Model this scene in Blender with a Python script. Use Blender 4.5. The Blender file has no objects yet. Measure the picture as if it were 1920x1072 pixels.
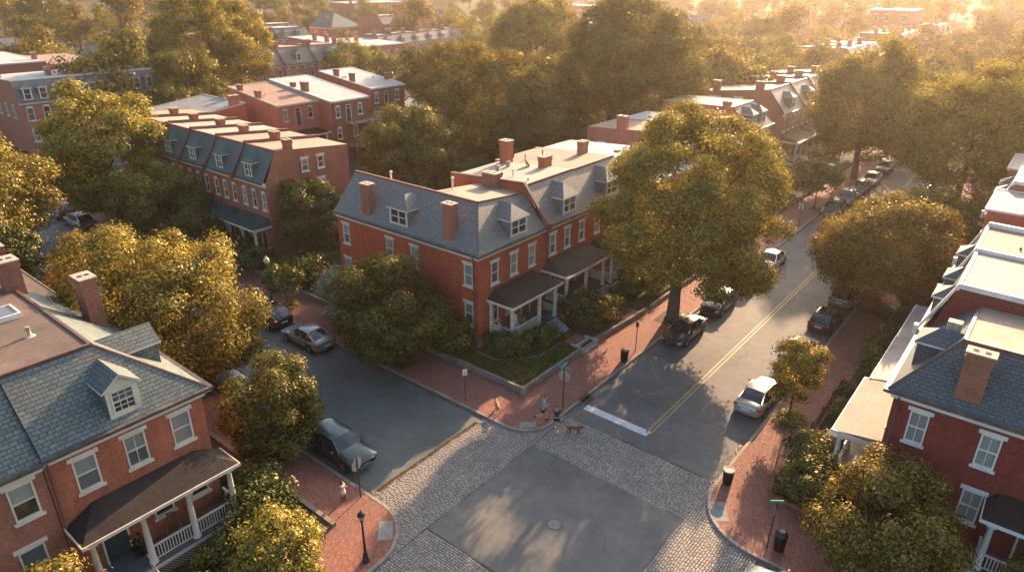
import bpy, math, random
import numpy as np
from mathutils import Vector, Matrix
R = math.radians
SC = bpy.context.scene
COL = SC.collection
rnd = random.Random(7)

# ------------------------------------------------------------------ helpers
class MB:
    """collects faces and links them as one mesh object, with flat per-face UVs in metres"""
    def __init__(s):
        s.v = []; s.f = []; s.m = []; s.sm = []
    def poly(s, pts, m=0, smooth=False):
        i = len(s.v)
        s.v.extend(tuple(p) for p in pts)
        s.f.append(tuple(range(i, i + len(pts)))); s.m.append(m); s.sm.append(smooth)
    def box(s, a, b, m=0):
        x0, x1 = sorted((a[0], b[0])); y0, y1 = sorted((a[1], b[1])); z0, z1 = sorted((a[2], b[2]))
        i = len(s.v)
        s.v.extend([(x0,y0,z0),(x1,y0,z0),(x1,y1,z0),(x0,y1,z0),(x0,y0,z1),(x1,y0,z1),(x1,y1,z1),(x0,y1,z1)])
        for q in ((0,3,2,1),(4,5,6,7),(0,1,5,4),(1,2,6,5),(2,3,7,6),(3,0,4,7)):
            s.f.append(tuple(i + k for k in q)); s.m.append(m); s.sm.append(False)
    def frustum(s, c, sx, sy, z0, z1, t, m=0, rot=0.0, jit=0.0, rg=None):
        cs, sn = math.cos(rot), math.sin(rot)
        i = len(s.v)
        for (z, k) in ((z0, 1.0), (z1, t)):
            for dx, dy in ((-1,-1),(1,-1),(1,1),(-1,1)):
                x = dx*(sx/2 - (0 if k == 1.0 else t)); y = dy*(sy/2 - (0 if k == 1.0 else t))
                if jit: x += rg.uniform(-jit, jit); y += rg.uniform(-jit, jit)
                s.v.append((c[0]+x*cs-y*sn, c[1]+x*sn+y*cs, z))
        for q in ((4,5,6,7),(0,1,5,4),(1,2,6,5),(2,3,7,6),(3,0,4,7)):
            s.f.append(tuple(i + k for k in q)); s.m.append(m); s.sm.append(False)
    def tube(s, path, radii, n=8, m=0, cap=True, smooth=True):
        i0 = len(s.v); P = [Vector(p) for p in path]
        for k, p in enumerate(P):
            d = (P[min(k+1, len(P)-1)] - P[max(k-1, 0)]).normalized()
            a = d.orthogonal().normalized() if abs(d.z) < .99 else Vector((1,0,0))
            if abs(d.z) < .99:
                a = d.cross(Vector((0,0,1))).normalized()
            b = d.cross(a).normalized()
            for j in range(n):
                t = 2*math.pi*j/n
                q = p + a*(math.cos(t)*radii[k]) + b*(math.sin(t)*radii[k])
                s.v.append(tuple(q))
        for k in range(len(P)-1):
            for j in range(n):
                a0 = i0+k*n+j; a1 = i0+k*n+(j+1) % n
                s.f.append((a0, a1, a1+n, a0+n)); s.m.append(m); s.sm.append(smooth)
        if cap:
            s.f.append(tuple(i0+j for j in range(n))); s.m.append(m); s.sm.append(False)
            s.f.append(tuple(i0+(len(P)-1)*n+j for j in range(n-1,-1,-1))); s.m.append(m); s.sm.append(False)
    def lathe(s, c, prof, n=12, m=0, smooth=True):
        i0 = len(s.v)
        for r, z in prof:
            for j in range(n):
                t = 2*math.pi*j/n
                s.v.append((c[0]+r*math.cos(t), c[1]+r*math.sin(t), c[2]+z))
        for k in range(len(prof)-1):
            for j in range(n):
                a0 = i0+k*n+j; a1 = i0+k*n+(j+1) % n
                s.f.append((a0, a1, a1+n, a0+n)); s.m.append(m); s.sm.append(smooth)
        s.f.append(tuple(i0+(len(prof)-1)*n+j for j in range(n))); s.m.append(m); s.sm.append(False)
    def ell(s, c, r, nu=10, nv=7, m=0):
        prof = []
        i0 = len(s.v)
        for k in range(nv+1):
            ph = -math.pi/2 + math.pi*k/nv
            for j in range(nu):
                t = 2*math.pi*j/nu
                s.v.append((c[0]+r[0]*math.cos(ph)*math.cos(t), c[1]+r[1]*math.cos(ph)*math.sin(t), c[2]+r[2]*math.sin(ph)))
        for k in range(nv):
            for j in range(nu):
                a0 = i0+k*nu+j; a1 = i0+k*nu+(j+1) % nu
                s.f.append((a0, a1, a1+nu, a0+nu)); s.m.append(m); s.sm.append(True)
    def mesh(s, name, mats):
        me = bpy.data.meshes.new(name)
        me.from_pydata(s.v, [], s.f)
        for mt in mats: me.materials.append(mt)
        me.polygons.foreach_set('material_index', s.m)
        me.polygons.foreach_set('use_smooth', s.sm)
        uv = me.uv_layers.new(name='UVMap')
        data = []
        for p in me.polygons:
            n = p.normal
            if abs(n.z) > .995:
                t = Vector((1,0,0)); b = Vector((0,1,0))
            else:
                t = Vector((0,0,1)).cross(n).normalized(); b = n.cross(t)
                if t.x < -1e-4 or (abs(t.x) <= 1e-4 and t.y < 0): t = -t
            for vi in p.vertices:
                c = Vector(s.v[vi]); data.extend((c.dot(t), c.dot(b)))
        uv.data.foreach_set('uv', data)
        me.update()
        return me
    def build(s, name, mats, parent=None, loc=(0,0,0), rot=0.0):
        if not isinstance(mats, (list, tuple)): mats = [mats]
        return link(name, s.mesh(name, mats), parent, loc, rot)

def link(name, me, parent=None, loc=(0,0,0), rot=0.0):
    o = bpy.data.objects.new(name, me); COL.objects.link(o)
    o.parent = parent; o.location = loc; o.rotation_euler = (0,0,rot)
    return o
def empty(name, loc, rot=0.0):
    o = bpy.data.objects.new(name, None); COL.objects.link(o)
    o.location = loc; o.rotation_euler = (0,0,rot); o.empty_display_size = .3
    return o
def tag(o, label=None, cat=None, group=None, kind=None):
    if label: o['label'] = label
    if cat: o['category'] = cat
    if group: o['group'] = group
    if kind: o['kind'] = kind
    return o
def copy_tree(o, parent=None):
    c = o.copy(); COL.objects.link(c); c.parent = parent
    for ch in o.children: copy_tree(ch, c)
    return c

# ------------------------------------------------------------------ materials
class N:
    def __init__(s, name):
        s.mat = bpy.data.materials.new(name); s.mat.use_nodes = True
        s.t = s.mat.node_tree; s.t.nodes.clear()
        s.out = s.t.nodes.new('ShaderNodeOutputMaterial')
    def n(s, typ, **kw):
        nd = s.t.nodes.new('ShaderNode' + typ)
        for k, v in kw.items():
            if k.startswith('i_'): nd.inputs[k[2:].replace('_', ' ')].default_value = v
            else: setattr(nd, k, v)
        return nd
    def l(s, a, b): s.t.links.new(a, b)
    def noise(s, vec, scale, detail=4, rough=.55):
        nd = s.n('TexNoise'); nd.inputs['Scale'].default_value = scale
        nd.inputs['Detail'].default_value = detail; nd.inputs['Roughness'].default_value = rough
        if vec is not None: s.l(vec, nd.inputs['Vector'])
        return nd.outputs['Fac']
    def ramp(s, fac, stops):
        r = s.n('ValToRGB'); e = r.color_ramp.elements
        while len(e) < len(stops): e.new(.5)
        for k, (p, c) in enumerate(stops):
            e[k].position = p; e[k].color = (*c, 1) if len(c) == 3 else c
        s.l(fac, r.inputs['Fac']); return r.outputs['Color']
    def mix(s, fac, a, b, typ='MIX'):
        m = s.n('MixRGB', blend_type=typ)
        for k, x in ((0, fac), (1, a), (2, b)):
            if isinstance(x, (int, float)): m.inputs[k].default_value = x
            elif isinstance(x, tuple): m.inputs[k].default_value = (*x, 1) if len(x) == 3 else x
            else: s.l(x, m.inputs[k])
        return m.outputs[0]
    def math(s, op, a, b=0.0):
        m = s.n('Math', operation=op)
        for k, x in ((0, a), (1, b)):
            if isinstance(x, (int, float)): m.inputs[k].default_value = x
            else: s.l(x, m.inputs[k])
        return m.outputs[0]
    def bump(s, h, dist=.02, strength=1.0):
        b = s.n('Bump'); b.inputs['Distance'].default_value = dist; b.inputs['Strength'].default_value = strength
        s.l(h, b.inputs['Height']); return b.outputs['Normal']
    def pbsdf(s, col, rough=.6, spec=.3, normal=None, metal=0.0, coat=0.0):
        p = s.n('BsdfPrincipled')
        if isinstance(col, tuple): p.inputs['Base Color'].default_value = (*col, 1)
        else: s.l(col, p.inputs['Base Color'])
        if isinstance(rough, (int, float)): p.inputs['Roughness'].default_value = rough
        else: s.l(rough, p.inputs['Roughness'])
        p.inputs['Specular IOR Level'].default_value = spec
        p.inputs['Metallic'].default_value = metal
        p.inputs['Coat Weight'].default_value = coat
        if normal is not None: s.l(normal, p.inputs['Normal'])
        s.l(p.outputs[0], s.out.inputs['Surface']); return p
    def obj(s): return s.n('TexCoord').outputs['Object']
    def uv(s): return s.n('TexCoord').outputs['UV']
    def pos(s): return s.n('NewGeometry').outputs['Position']
    def mapped(s, vec, scale=(1,1,1), rot=0.0):
        m = s.n('Mapping'); m.inputs['Scale'].default_value = scale; m.inputs['Rotation'].default_value = (0,0,rot)
        s.l(vec, m.inputs['Vector']); return m.outputs[0]
    def rand(s): return s.n('ObjectInfo').outputs['Random']

def worn(name, col, rough=.6, amt=.25, scale=3.0, spec=.3, metal=0.0, dirt=None, coat=0.0, bump=0.0):
    m = N(name); P = m.pos()
    n1 = m.noise(P, scale, 6); n2 = m.noise(P, scale*9, 3)
    dk = tuple(c*(1-amt) for c in col); lt = tuple(min(1, c*(1+amt*.6)) for c in col)
    c = m.ramp(n1, [(.3, dk), (.7, lt)])
    if dirt:
        k = m.ramp(m.noise(P, scale*.37, 8, .7), [(.5, (0,0,0)), (.72, (1,1,1))])
        c = m.mix(m.math('MULTIPLY', k, .6), c, dirt)
    c = m.mix(.25, c, m.ramp(n2, [(.3, (.4,.4,.4)), (.7, (.75,.75,.75))]), 'OVERLAY')
    m.pbsdf(c, rough, spec, m.bump(n2, bump) if bump else None, metal, coat)
    return m.mat

def brick_mat(name, c1, c2, mortar, stain=.35, bw=.22, rh=.075, ms=.012, grime=(.09,.05,.04)):
    m = N(name); uv = m.uv(); P = m.pos()
    b = m.n('TexBrick'); m.l(uv, b.inputs['Vector'])
    b.inputs['Color1'].default_value = (*c1, 1); b.inputs['Color2'].default_value = (*c2, 1)
    b.inputs['Mortar'].default_value = (*mortar, 1); b.inputs['Scale'].default_value = 1
    b.inputs['Brick Width'].default_value = bw; b.inputs['Row Height'].default_value = rh
    b.inputs['Mortar Size'].default_value = ms; b.inputs['Bias'].default_value = -.1
    st = m.ramp(m.noise(P, .7, 8, .65), [(.42, (0,0,0)), (.75, (1,1,1))])
    c = m.mix(m.math('MULTIPLY', st, stain), b.outputs['Color'], grime)
    v = m.mapped(P, (6, 6, .5))
    sk = m.ramp(m.noise(v, .55, 5, .6), [(.45, (0,0,0)), (.8, (1,1,1))])
    c = m.mix(m.math('MULTIPLY', sk, stain*.5), c, tuple(min(1, x*1.7+.03) for x in c1))
    c = m.mix(.5, c, m.ramp(m.noise(P, 9, 5, .7), [(.3, (.25,.25,.25)), (.7, (.78,.78,.78))]), 'OVERLAY')
    m.pbsdf(c, .88, .2, m.bump(b.outputs['Fac'], -.012, .7))
    return m.mat

def slate_mat(name, base, alt, warm, bw=.28, rh=.17, warm_amt=.3, edge=(.03,.035,.04)):
    m = N(name); uv = m.uv(); P = m.pos()
    def bk(c1, c2):
        b = m.n('TexBrick'); m.l(uvj, b.inputs['Vector'])
        b.inputs['Color1'].default_value = (*c1, 1); b.inputs['Color2'].default_value = (*c2, 1)
        b.inputs['Mortar'].default_value = (*edge, 1); b.inputs['Scale'].default_value = 1
        b.inputs['Brick Width'].default_value = bw; b.inputs['Row Height'].default_value = rh
        b.inputs['Mortar Size'].default_value = .016; b.inputs['Mortar Smooth'].default_value = .3
        return b
    j = m.n('TexNoise'); m.l(uv, j.inputs['Vector']); j.inputs['Scale'].default_value = 2.3
    mm = m.n('MixRGB', blend_type='ADD'); mm.inputs[0].default_value = .045
    m.l(uv, mm.inputs[1]); m.l(j.outputs['Color'], mm.inputs[2]); uvj = mm.outputs[0]
    b1 = bk(base, alt)
    b2 = bk(tuple(x*.55 for x in base), warm)
    k = m.ramp(m.noise(P, .55, 6, .7), [(.48, (0,0,0)), (.68, (1,1,1))])
    c = m.mix(m.math('MULTIPLY', k, warm_amt*2), b1.outputs['Color'], b2.outputs['Color'])
    lic = m.ramp(m.noise(P, 2.2, 8, .75), [(.55, (0,0,0)), (.75, (1,1,1))])
    c = m.mix(m.math('MULTIPLY', lic, .35), c, tuple(min(1, x*1.9) for x in base))
    c = m.mix(.5, c, m.ramp(m.noise(P, 11, 4), [(.3, (.25,.25,.25)), (.7, (.75,.75,.75))]), 'OVERLAY')
    h = m.math('ADD', b1.outputs['Fac'], 0.0)
    sep = m.n('SeparateXYZ'); m.l(uvj, sep.inputs[0])
    saw = m.math('FRACT', m.math('DIVIDE', sep.outputs['Y'], rh))
    hh = m.math('SUBTRACT', m.math('MULTIPLY', saw, -.6), m.math('MULTIPLY', h, 1.0))
    m.pbsdf(c, .62, .3, m.bump(hh, .008, .6))
    return m.mat

def roof_flat(name, a, b, stain, seam=True, rough=.8, spec=.3):
    m = N(name); P = m.pos(); uv = m.uv()
    n1 = m.noise(P, .45, 9, .65)
    c = m.ramp(n1, [(.35, a), (.68, b)])
    k = m.ramp(m.noise(m.mapped(P, (1, 1, 1)), 1.3, 7, .7), [(.55, (0,0,0)), (.66, (1,1,1))])
    c = m.mix(m.math('MULTIPLY', k, .45), c, stain)
    if seam:
        w = m.n('TexBrick'); m.l(m.mapped(uv, (1,1,1)), w.inputs['Vector'])
        w.inputs['Scale'].default_value = 1; w.inputs['Brick Width'].default_value = 3.1; w.inputs['Row Height'].default_value = .95
        w.inputs['Mortar Size'].default_value = .012; w.inputs['Mortar Smooth'].default_value = .4
        c = m.mix(m.math('MULTIPLY', w.outputs['Fac'], .5), c, tuple(x*.45 for x in stain))
    c = m.mix(.3, c, m.ramp(m.noise(P, 9, 3), [(.3, (.3,.3,.3)), (.7, (.72,.72,.72))]), 'OVERLAY')
    m.pbsdf(c, rough, spec, m.bump(n1, .05))
    return m.mat

def glass(name, col, rough=.06, var=.5):
    m = N(name); P = m.pos()
    sep = m.n('SeparateXYZ'); m.l(m.n('TexCoord').outputs['Object'], sep.inputs[0])
    fold = m.n('TexWave'); fold.inputs['Scale'].default_value = 7; fold.inputs['Distortion'].default_value = 1.5
    m.l(m.n('TexCoord').outputs['Object'], fold.inputs['Vector'])
    c = m.mix(m.math('MULTIPLY', fold.outputs['Fac'], var), col, tuple(x*.55 for x in col))
    c = m.mix(m.math('MULTIPLY', m.rand(), .5), c, tuple(x*.4 for x in col))
    m.pbsdf(c, rough, .9)
    return m.mat

def leaf_mat(name, dark, light, trans=.4):
    m = N(name)
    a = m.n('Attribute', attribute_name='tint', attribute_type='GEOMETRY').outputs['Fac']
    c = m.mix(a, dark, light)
    h = m.n('HueSaturation'); m.l(c, h.inputs['Color'])
    m.l(m.math('ADD', m.math('MULTIPLY', m.rand(), .022), .484), h.inputs['Hue'])
    m.l(m.math('ADD', m.math('MULTIPLY', m.rand(), .35), .8), h.inputs['Value'])
    d = m.n('BsdfDiffuse'); m.l(h.outputs[0], d.inputs['Color'])
    t = m.n('BsdfTranslucent'); m.l(m.mix(1, h.outputs[0], (1.0,.93,.55), 'MULTIPLY'), t.inputs['Color'])
    x = m.n('MixShader'); x.inputs[0].default_value = trans
    m.l(d.outputs[0], x.inputs[1]); m.l(t.outputs[0], x.inputs[2])
    g = m.n('BsdfGlossy'); g.inputs['Roughness'].default_value = .42; g.inputs['Color'].default_value = (.95,.78,.5,1)
    y = m.n('MixShader'); y.inputs[0].default_value = .035
    m.l(x.outputs[0], y.inputs[1]); m.l(g.outputs[0], y.inputs[2])
    m.l(y.outputs[0], m.out.inputs['Surface'])
    return m.mat

M = {}
M['brick_red']  = brick_mat('brick_red', (.47,.125,.058), (.33,.075,.038), (.36,.17,.11), .55)
M['brick_paint']= brick_mat('brick_paint', (.50,.11,.052), (.40,.078,.038), (.34,.10,.055), .5, ms=.007)
M['brick_dark'] = brick_mat('brick_dark', (.26,.046,.036), (.19,.035,.03), (.17,.04,.032), .45, ms=.006)
M['brick_old']  = brick_mat('brick_old', (.36,.115,.06), (.27,.075,.045), (.37,.22,.15), .45)
M['brick_brown']= brick_mat('brick_brown', (.30,.10,.055), (.22,.06,.04), (.32,.2,.14), .5)
M['brick_pale'] = brick_mat('brick_pale', (.42,.14,.08), (.33,.10,.06), (.42,.25,.18), .35)
M['stone']      = brick_mat('stone', (.42,.33,.26), (.32,.25,.2), (.2,.14,.11), .4, bw=.45, rh=.2, ms=.02)
M['slate']      = slate_mat('slate', (.235,.228,.20), (.17,.172,.16), (.23,.19,.18))
M['slate_teal'] = slate_mat('slate_teal', (.15,.18,.165), (.095,.125,.12), (.2,.15,.125), bw=.30, rh=.19)
M['slate_blue'] = slate_mat('slate_blue', (.10,.128,.132), (.075,.10,.108), (.2,.14,.14), bw=.30, rh=.18, warm_amt=.15)
M['slate_green']= slate_mat('slate_green', (.10,.155,.14), (.08,.13,.12), (.14,.14,.13), bw=.3, rh=.18)
M['trim']   = worn('trim', (.66,.58,.46), .55, .12, 2.0, dirt=(.35,.27,.19))
M['white']  = worn('white', (.74,.70,.64), .5, .1, 2.0, dirt=(.42,.36,.30))
M['trim_dull'] = worn('trim_dull', (.52,.46,.38), .6, .2, 2.0, dirt=(.25,.2,.15))
M['gutter'] = worn('gutter', (.085,.075,.07), .5, .4, 3.0, dirt=(.25,.2,.16))
M['ridge']  = worn('ridge', (.19,.075,.06), .5, .2, 3.0)
M['ridge_brown'] = worn('ridge_brown', (.13,.07,.055), .5, .2, 3.0)
M['membrane_white'] = roof_flat('membrane_white', (.32,.325,.32), (.43,.42,.395), (.34,.34,.33))
M['membrane_cream'] = roof_flat('membrane_cream', (.29,.25,.205), (.37,.32,.265), (.3,.24,.18))
M['roof_tan']   = roof_flat('roof_tan', (.26,.20,.145), (.33,.25,.18), (.27,.17,.12))
M['roof_brown'] = roof_flat('roof_brown', (.24,.16,.12), (.33,.22,.16), (.15,.105,.08))
M['roof_rust']  = roof_flat('roof_rust', (.095,.075,.063), (.16,.11,.085), (.07,.055,.048))
M['porch_dark'] = roof_flat('porch_dark', (.026,.023,.022), (.045,.036,.032), (.07,.045,.034), spec=.12)
M['porch_shingle'] = roof_flat('porch_shingle', (.06,.047,.038), (.095,.072,.056), (.04,.034,.03), spec=.12)
M['porch_green'] = roof_flat('porch_green', (.032,.055,.052), (.055,.08,.075), (.03,.042,.042), spec=.15)
M['porch_metal'] = roof_flat('porch_metal', (.25,.195,.15), (.32,.26,.20), (.20,.15,.11), rough=.8)
M['porch_grey']  = roof_flat('porch_grey', (.17,.17,.17), (.25,.25,.245), (.14,.12,.11), rough=.7)
M['deck'] = worn('deck', (.10,.135,.15), .5, .25, 2.0)
M['deck_tan'] = worn('deck_tan', (.30,.25,.2), .6, .25, 2.0)
M['step'] = worn('step', (.30,.33,.36), .6, .25, 2.0)
M['steps_stone'] = worn('steps_stone', (.33,.29,.25), .8, .25, 2.0)
M['glass_curtain'] = glass('glass_curtain', (.33,.34,.31))
M['glass_mid']  = glass('glass_mid', (.13,.16,.165))
M['glass_dark'] = glass('glass_dark', (.03,.035,.04), var=.2)
M['door_wood'] = worn('door_wood', (.16,.07,.04), .5, .3, 3.0)
M['door_green'] = worn('door_green', (.04,.07,.065), .5, .3, 3.0)
M['iron'] = worn('iron', (.02,.02,.022), .45, .3, 4.0)
M['pole'] = worn('pole', (.06,.05,.04), .5, .3, 4.0)
M['copper_pipe'] = worn('copper_pipe', (.12,.085,.075), .5, .3, 4.0)
M['chimney_cap'] = worn('chimney_cap', (.42,.34,.27), .85, .35, 5.0, bump=.01)
M['flue'] = worn('flue', (.03,.025,.02), .9, .3, 4.0)
M['lead'] = worn('lead', (.22,.25,.27), .5, .3, 4.0)
M['wood_grey'] = worn('wood_grey', (.20,.18,.15), .8, .3, 4.0)
M['concrete'] = worn('concrete', (.36,.34,.31), .9, .2, 2.0, dirt=(.2,.18,.16), bump=.004)
M['kerb'] = worn('kerb', (.29,.25,.21), .85, .3, 1.2, dirt=(.17,.14,.11), bump=.006)
M['wall_stone'] = worn('wall_stone', (.23,.19,.155), .9, .3, 1.5, dirt=(.12,.085,.065), bump=.01)
M['paint_white'] = worn('paint_white', (.62,.60,.56), .7, .12, 4.0, dirt=(.22,.22,.21))
M['paint_yellow'] = worn('paint_yellow', (.38,.26,.11), .7, .2, 4.0, dirt=(.2,.15,.08))
M['bark'] = worn('bark', (.12,.085,.06), .95, .4, 4.0, bump=.02)
M['soil'] = worn('soil', (.10,.065,.045), .95, .4, 2.0, bump=.03)
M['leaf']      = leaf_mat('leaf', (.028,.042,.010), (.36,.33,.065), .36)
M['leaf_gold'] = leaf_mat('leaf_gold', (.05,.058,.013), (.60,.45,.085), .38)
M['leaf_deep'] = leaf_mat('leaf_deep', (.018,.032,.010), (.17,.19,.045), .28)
M['leaf_pale'] = leaf_mat('leaf_pale', (.16,.19,.10), (.60,.60,.46), .3)
M['leaf_rust'] = leaf_mat('leaf_rust', (.07,.045,.018), (.24,.13,.045), .4)
M['flower'] = leaf_mat('flower', (.25,.05,.07), (.5,.14,.18), .3)

def asphalt(name, base, var=.25, crack=True):
    m = N(name); P = m.pos(); cw = .35 if 'mid' in name else .45
    n1 = m.noise(P, .22, 7, .6); n2 = m.noise(P, 30, 2, .8); n3 = m.noise(P, 1.4, 6, .7)
    c = m.ramp(n1, [(.3, tuple(x*(1-var) for x in base)), (.7, tuple(x*(1+var) for x in base))])
    c = m.mix(.45, c, m.ramp(n3, [(.3, (.32,.32,.32)), (.7, (.66,.66,.66))]), 'OVERLAY')
    c = m.mix(.6, c, m.ramp(n2, [(.25, (.25,.25,.25)), (.75, (.8,.8,.8))]), 'OVERLAY')
    if crack:
        j = m.n('TexNoise'); m.l(P, j.inputs['Vector']); j.inputs['Scale'].default_value = .9; j.inputs['Detail'].default_value = 6
        w = m.n('MixRGB', blend_type='ADD'); w.inputs[0].default_value = .8; m.l(P, w.inputs[1]); m.l(j.outputs['Color'], w.inputs[2])
        v = m.n('TexVoronoi', feature='DISTANCE_TO_EDGE'); m.l(w.outputs[0], v.inputs['Vector']); v.inputs['Scale'].default_value = .17
        k = m.ramp(v.outputs['Distance'], [(0, (1,1,1)), (.006, (0,0,0))])
        br = m.ramp(m.noise(P, .35, 3), [(.45, (0,0,0)), (.55, (1,1,1))])
        c = m.mix(m.math('MULTIPLY', m.math('MULTIPLY', k, br), cw), c, (.012,.012,.012))
        sp = m.ramp(m.noise(P, 1.9, 2, .4), [(.74, (0,0,0)), (.78, (1,1,1))])
        c = m.mix(m.math('MULTIPLY', sp, .5), c, tuple(x*.35 for x in base))
    m.pbsdf(c, .82, .35, m.bump(n2, .006))
    return m.mat
M['asphalt'] = asphalt('asphalt', (.11,.125,.115))
M['asphalt_light'] = asphalt('asphalt_light', (.125,.122,.112))
M['asphalt_mid'] = asphalt('asphalt_mid', (.138,.135,.122))

def paver():
    m = N('brick_paver'); P = m.pos()
    v = m.mapped(P, (1,1,1), R(45))
    b = m.n('TexBrick'); m.l(v, b.inputs['Vector'])
    b.inputs['Color1'].default_value = (.34,.14,.095,1); b.inputs['Color2'].default_value = (.25,.097,.07,1)
    b.inputs['Mortar'].default_value = (.13,.085,.065,1); b.inputs['Scale'].default_value = 1
    b.inputs['Brick Width'].default_value = .22; b.inputs['Row Height'].default_value = .11; b.inputs['Mortar Size'].default_value = .01
    c = b.outputs['Color']
    n1 = m.noise(P, .5, 8, .65)
    c = m.mix(m.math('MULTIPLY', m.ramp(n1, [(.4, (0,0,0)), (.7, (1,1,1))]), .5), c, (.16,.10,.08))
    n2 = m.noise(P, 2.2, 6, .7)
    c = m.mix(m.math('MULTIPLY', m.ramp(n2, [(.58, (0,0,0)), (.66, (1,1,1))]), .45), c, (.34,.19,.14))
    c = m.mix(.55, c, m.ramp(m.noise(P, 7, 4, .7), [(.3, (.25,.25,.25)), (.7, (.75,.75,.75))]), 'OVERLAY')
    m.pbsdf(c, .85, .25, m.bump(b.outputs['Fac'], -.01))
    return m.mat
M['paver'] = paver()
def cobble_mat():
    m = N('cobble_stone'); P = m.pos()
    a = m.n('Attribute', attribute_name='tint', attribute_type='GEOMETRY').outputs['Fac']
    c = m.ramp(a, [(0, (.22,.19,.16)), (.5, (.31,.275,.235)), (1, (.40,.35,.295))])
    c = m.mix(m.math('MULTIPLY', m.ramp(m.noise(P, .6, 6, .65), [(.4, (0,0,0)), (.7, (1,1,1))]), .45), c, (.17,.165,.155))
    c = m.mix(.4, c, m.ramp(m.noise(P, 12, 4), [(.3, (.25,.25,.25)), (.7, (.75,.75,.75))]), 'OVERLAY')
    m.pbsdf(c, .7, .4)
    return m.mat
M['cobble'] = cobble_mat()
def ground_mat(name, a, b, c3, sc=.5):
    m = N(name); P = m.pos()
    c = m.ramp(m.noise(P, sc, 8, .65), [(.3, a), (.6, b)])
    c = m.mix(m.math('MULTIPLY', m.ramp(m.noise(P, sc*3, 5, .7), [(.52, (0,0,0)), (.65, (1,1,1))]), .6), c, c3)
    n2 = m.noise(P, 25, 3, .8)
    c = m.mix(.5, c, m.ramp(n2, [(.3, (.25,.25,.25)), (.7, (.75,.75,.75))]), 'OVERLAY')
    m.pbsdf(c, .95, .15, m.bump(n2, .04))
    return m.mat
M['lawn'] = ground_mat('lawn', (.045,.055,.02), (.07,.075,.028), (.10,.075,.04))
M['yard'] = ground_mat('yard', (.035,.042,.02), (.055,.055,.028), (.08,.06,.04), .12)
HAZE, SUN_E, SKY_E, EXPO = .00023, 5.0, .12, 1.68
# ------------------------------------------------------------------ the ground, roads, pavements
def sheet(name, rects, z, mat, kind='structure'):
    mb = MB()
    for x0, x1, y0, y1 in rects: mb.poly([(x0,y0,z),(x1,y0,z),(x1,y1,z),(x0,y1,z)])
    return tag(mb.build(name, mat), kind=kind)
def terr(x, y):
    d = math.hypot(x, y); f = lambda a, b: (lambda t: t*t*(3-2*t))(max(0.0, min(1.0, (d-a)/(b-a))))
    return 11*f(230, 480) + 9*f(430, 800)
mb = MB(); xs = [-900+50*i for i in range(29)]; ys = [-56+44.4*j for j in range(28)]
i0 = 0
for y in ys:
    for x in xs: mb.v.append((x, y, terr(x,y)-.06))
for j in range(len(ys)-1):
    for i in range(len(xs)-1): a = j*len(xs)+i; mb.f.append((a,a+1,a+1+len(xs),a+len(xs))); mb.m.append(0); mb.sm.append(True)
tag(mb.build('ground', M['yard']), kind='structure')
sheet('cobble_bed', [(-23.7, -19.6, 13.6, 30.1), (-10.0, -6.0, 13.6, 30.1), (-19.6, -10.0, 26.4, 30.1), (-19.6, -10.0, 13.6, 17.8)], .004,
      worn('cobble_bed', (.12,.105,.08), .95, .4, 2.0, dirt=(.08,.085,.04)))
sheet('intersection_asphalt', [(-19.6, -10.0, 17.8, 26.4)], .022, M['asphalt_mid'])
sheet('main_road', [(-19.92, -9.88, 30.1, 620)], .022, M['asphalt_light'])
sheet('side_road', [(-104.0, -23.7, 17.4, 26.68)], .022, M['asphalt'])
sheet('side_road_east', [(-6.0, 40, 14, 26.5)], .022, M['asphalt'])
sheet('cross_road', [(-117.0, -104.0, -60, 330)], .018, M['asphalt'])
# double yellow line, stop bar
mb = MB()
for x in (-15.09, -14.83):
    mb.poly([(x,31.7,.030),(x+.11,31.7,.030),(x+.11,420,.030),(x,420,.030)])
tag(mb.build('yellow_line', M['paint_yellow']), kind='structure')
mb = MB(); mb.poly([(-19.35,31.35,.030),(-14.85,31.35,.030),(-14.85,31.95,.030),(-19.35,31.95,.030)])
tag(mb.build('stop_line', M['paint_white']), kind='structure')
mb = MB()
for k in range(6): mb.poly([(-112.6+k*1.15,30.0,.026),(-112.05+k*1.15,30.0,.026),(-112.05+k*1.15,33.0,.026),(-112.6+k*1.15,33.0,.026)])
tag(mb.build('crosswalk_marking', M['paint_white']), kind='structure')

# real granite setts
def cobbles(rects):
    mb = MB(); tint = []; g = random.Random(3)
    for x0, x1, y0, y1, along in rects:
        L, W = (.27, .135)
        n_rows = int(((x1-x0) if along == 'y' else (y1-y0))/W)
        for r in range(n_rows):
            s0, s1 = (y0, y1) if along == 'y' else (x0, x1)
            t = ((x0 if along == 'y' else y0) + (r+.5)*W)
            s = s0 - g.random()*L
            while s < s1 - .1:
                l = L*g.uniform(.72, 1.2); a, b = max(s, s0), min(s+l, s1); s += l
                if b - a < .08: continue
                wob = .03*math.sin(s*1.7+r*.2)+.02*math.sin(s*.6)
                c = (t+wob, (a+b)/2) if along == 'y' else ((a+b)/2, t+wob)
                sx, sy = (W-.018, b-a-.018) if along == 'y' else (b-a-.018, W-.018)
                if g.random() < .0008: continue
                z = g.uniform(.016, .034)
                mb.frustum(c, sx, sy, -.01, z, .018, 0, g.gauss(0,.03), .006, g)
                tint.extend([min(1,max(0,g.gauss(.5,.22)))]*5)
    me = mb.mesh('cobbles', [M['cobble']])
    at = me.attributes.new('tint', 'FLOAT', 'FACE'); at.data.foreach_set('value', tint)
    return tag(link('cobblestone_paving', me), kind='structure')
cobbles([(-23.7,-19.62,13.8,30.1,'y'), (-19.6,-10.0,26.42,30.08,'x'), (-10.0,-6.0,15.0,30.1,'y'), (-19.6,-10.0,13.8,17.78,'x')])
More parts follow.
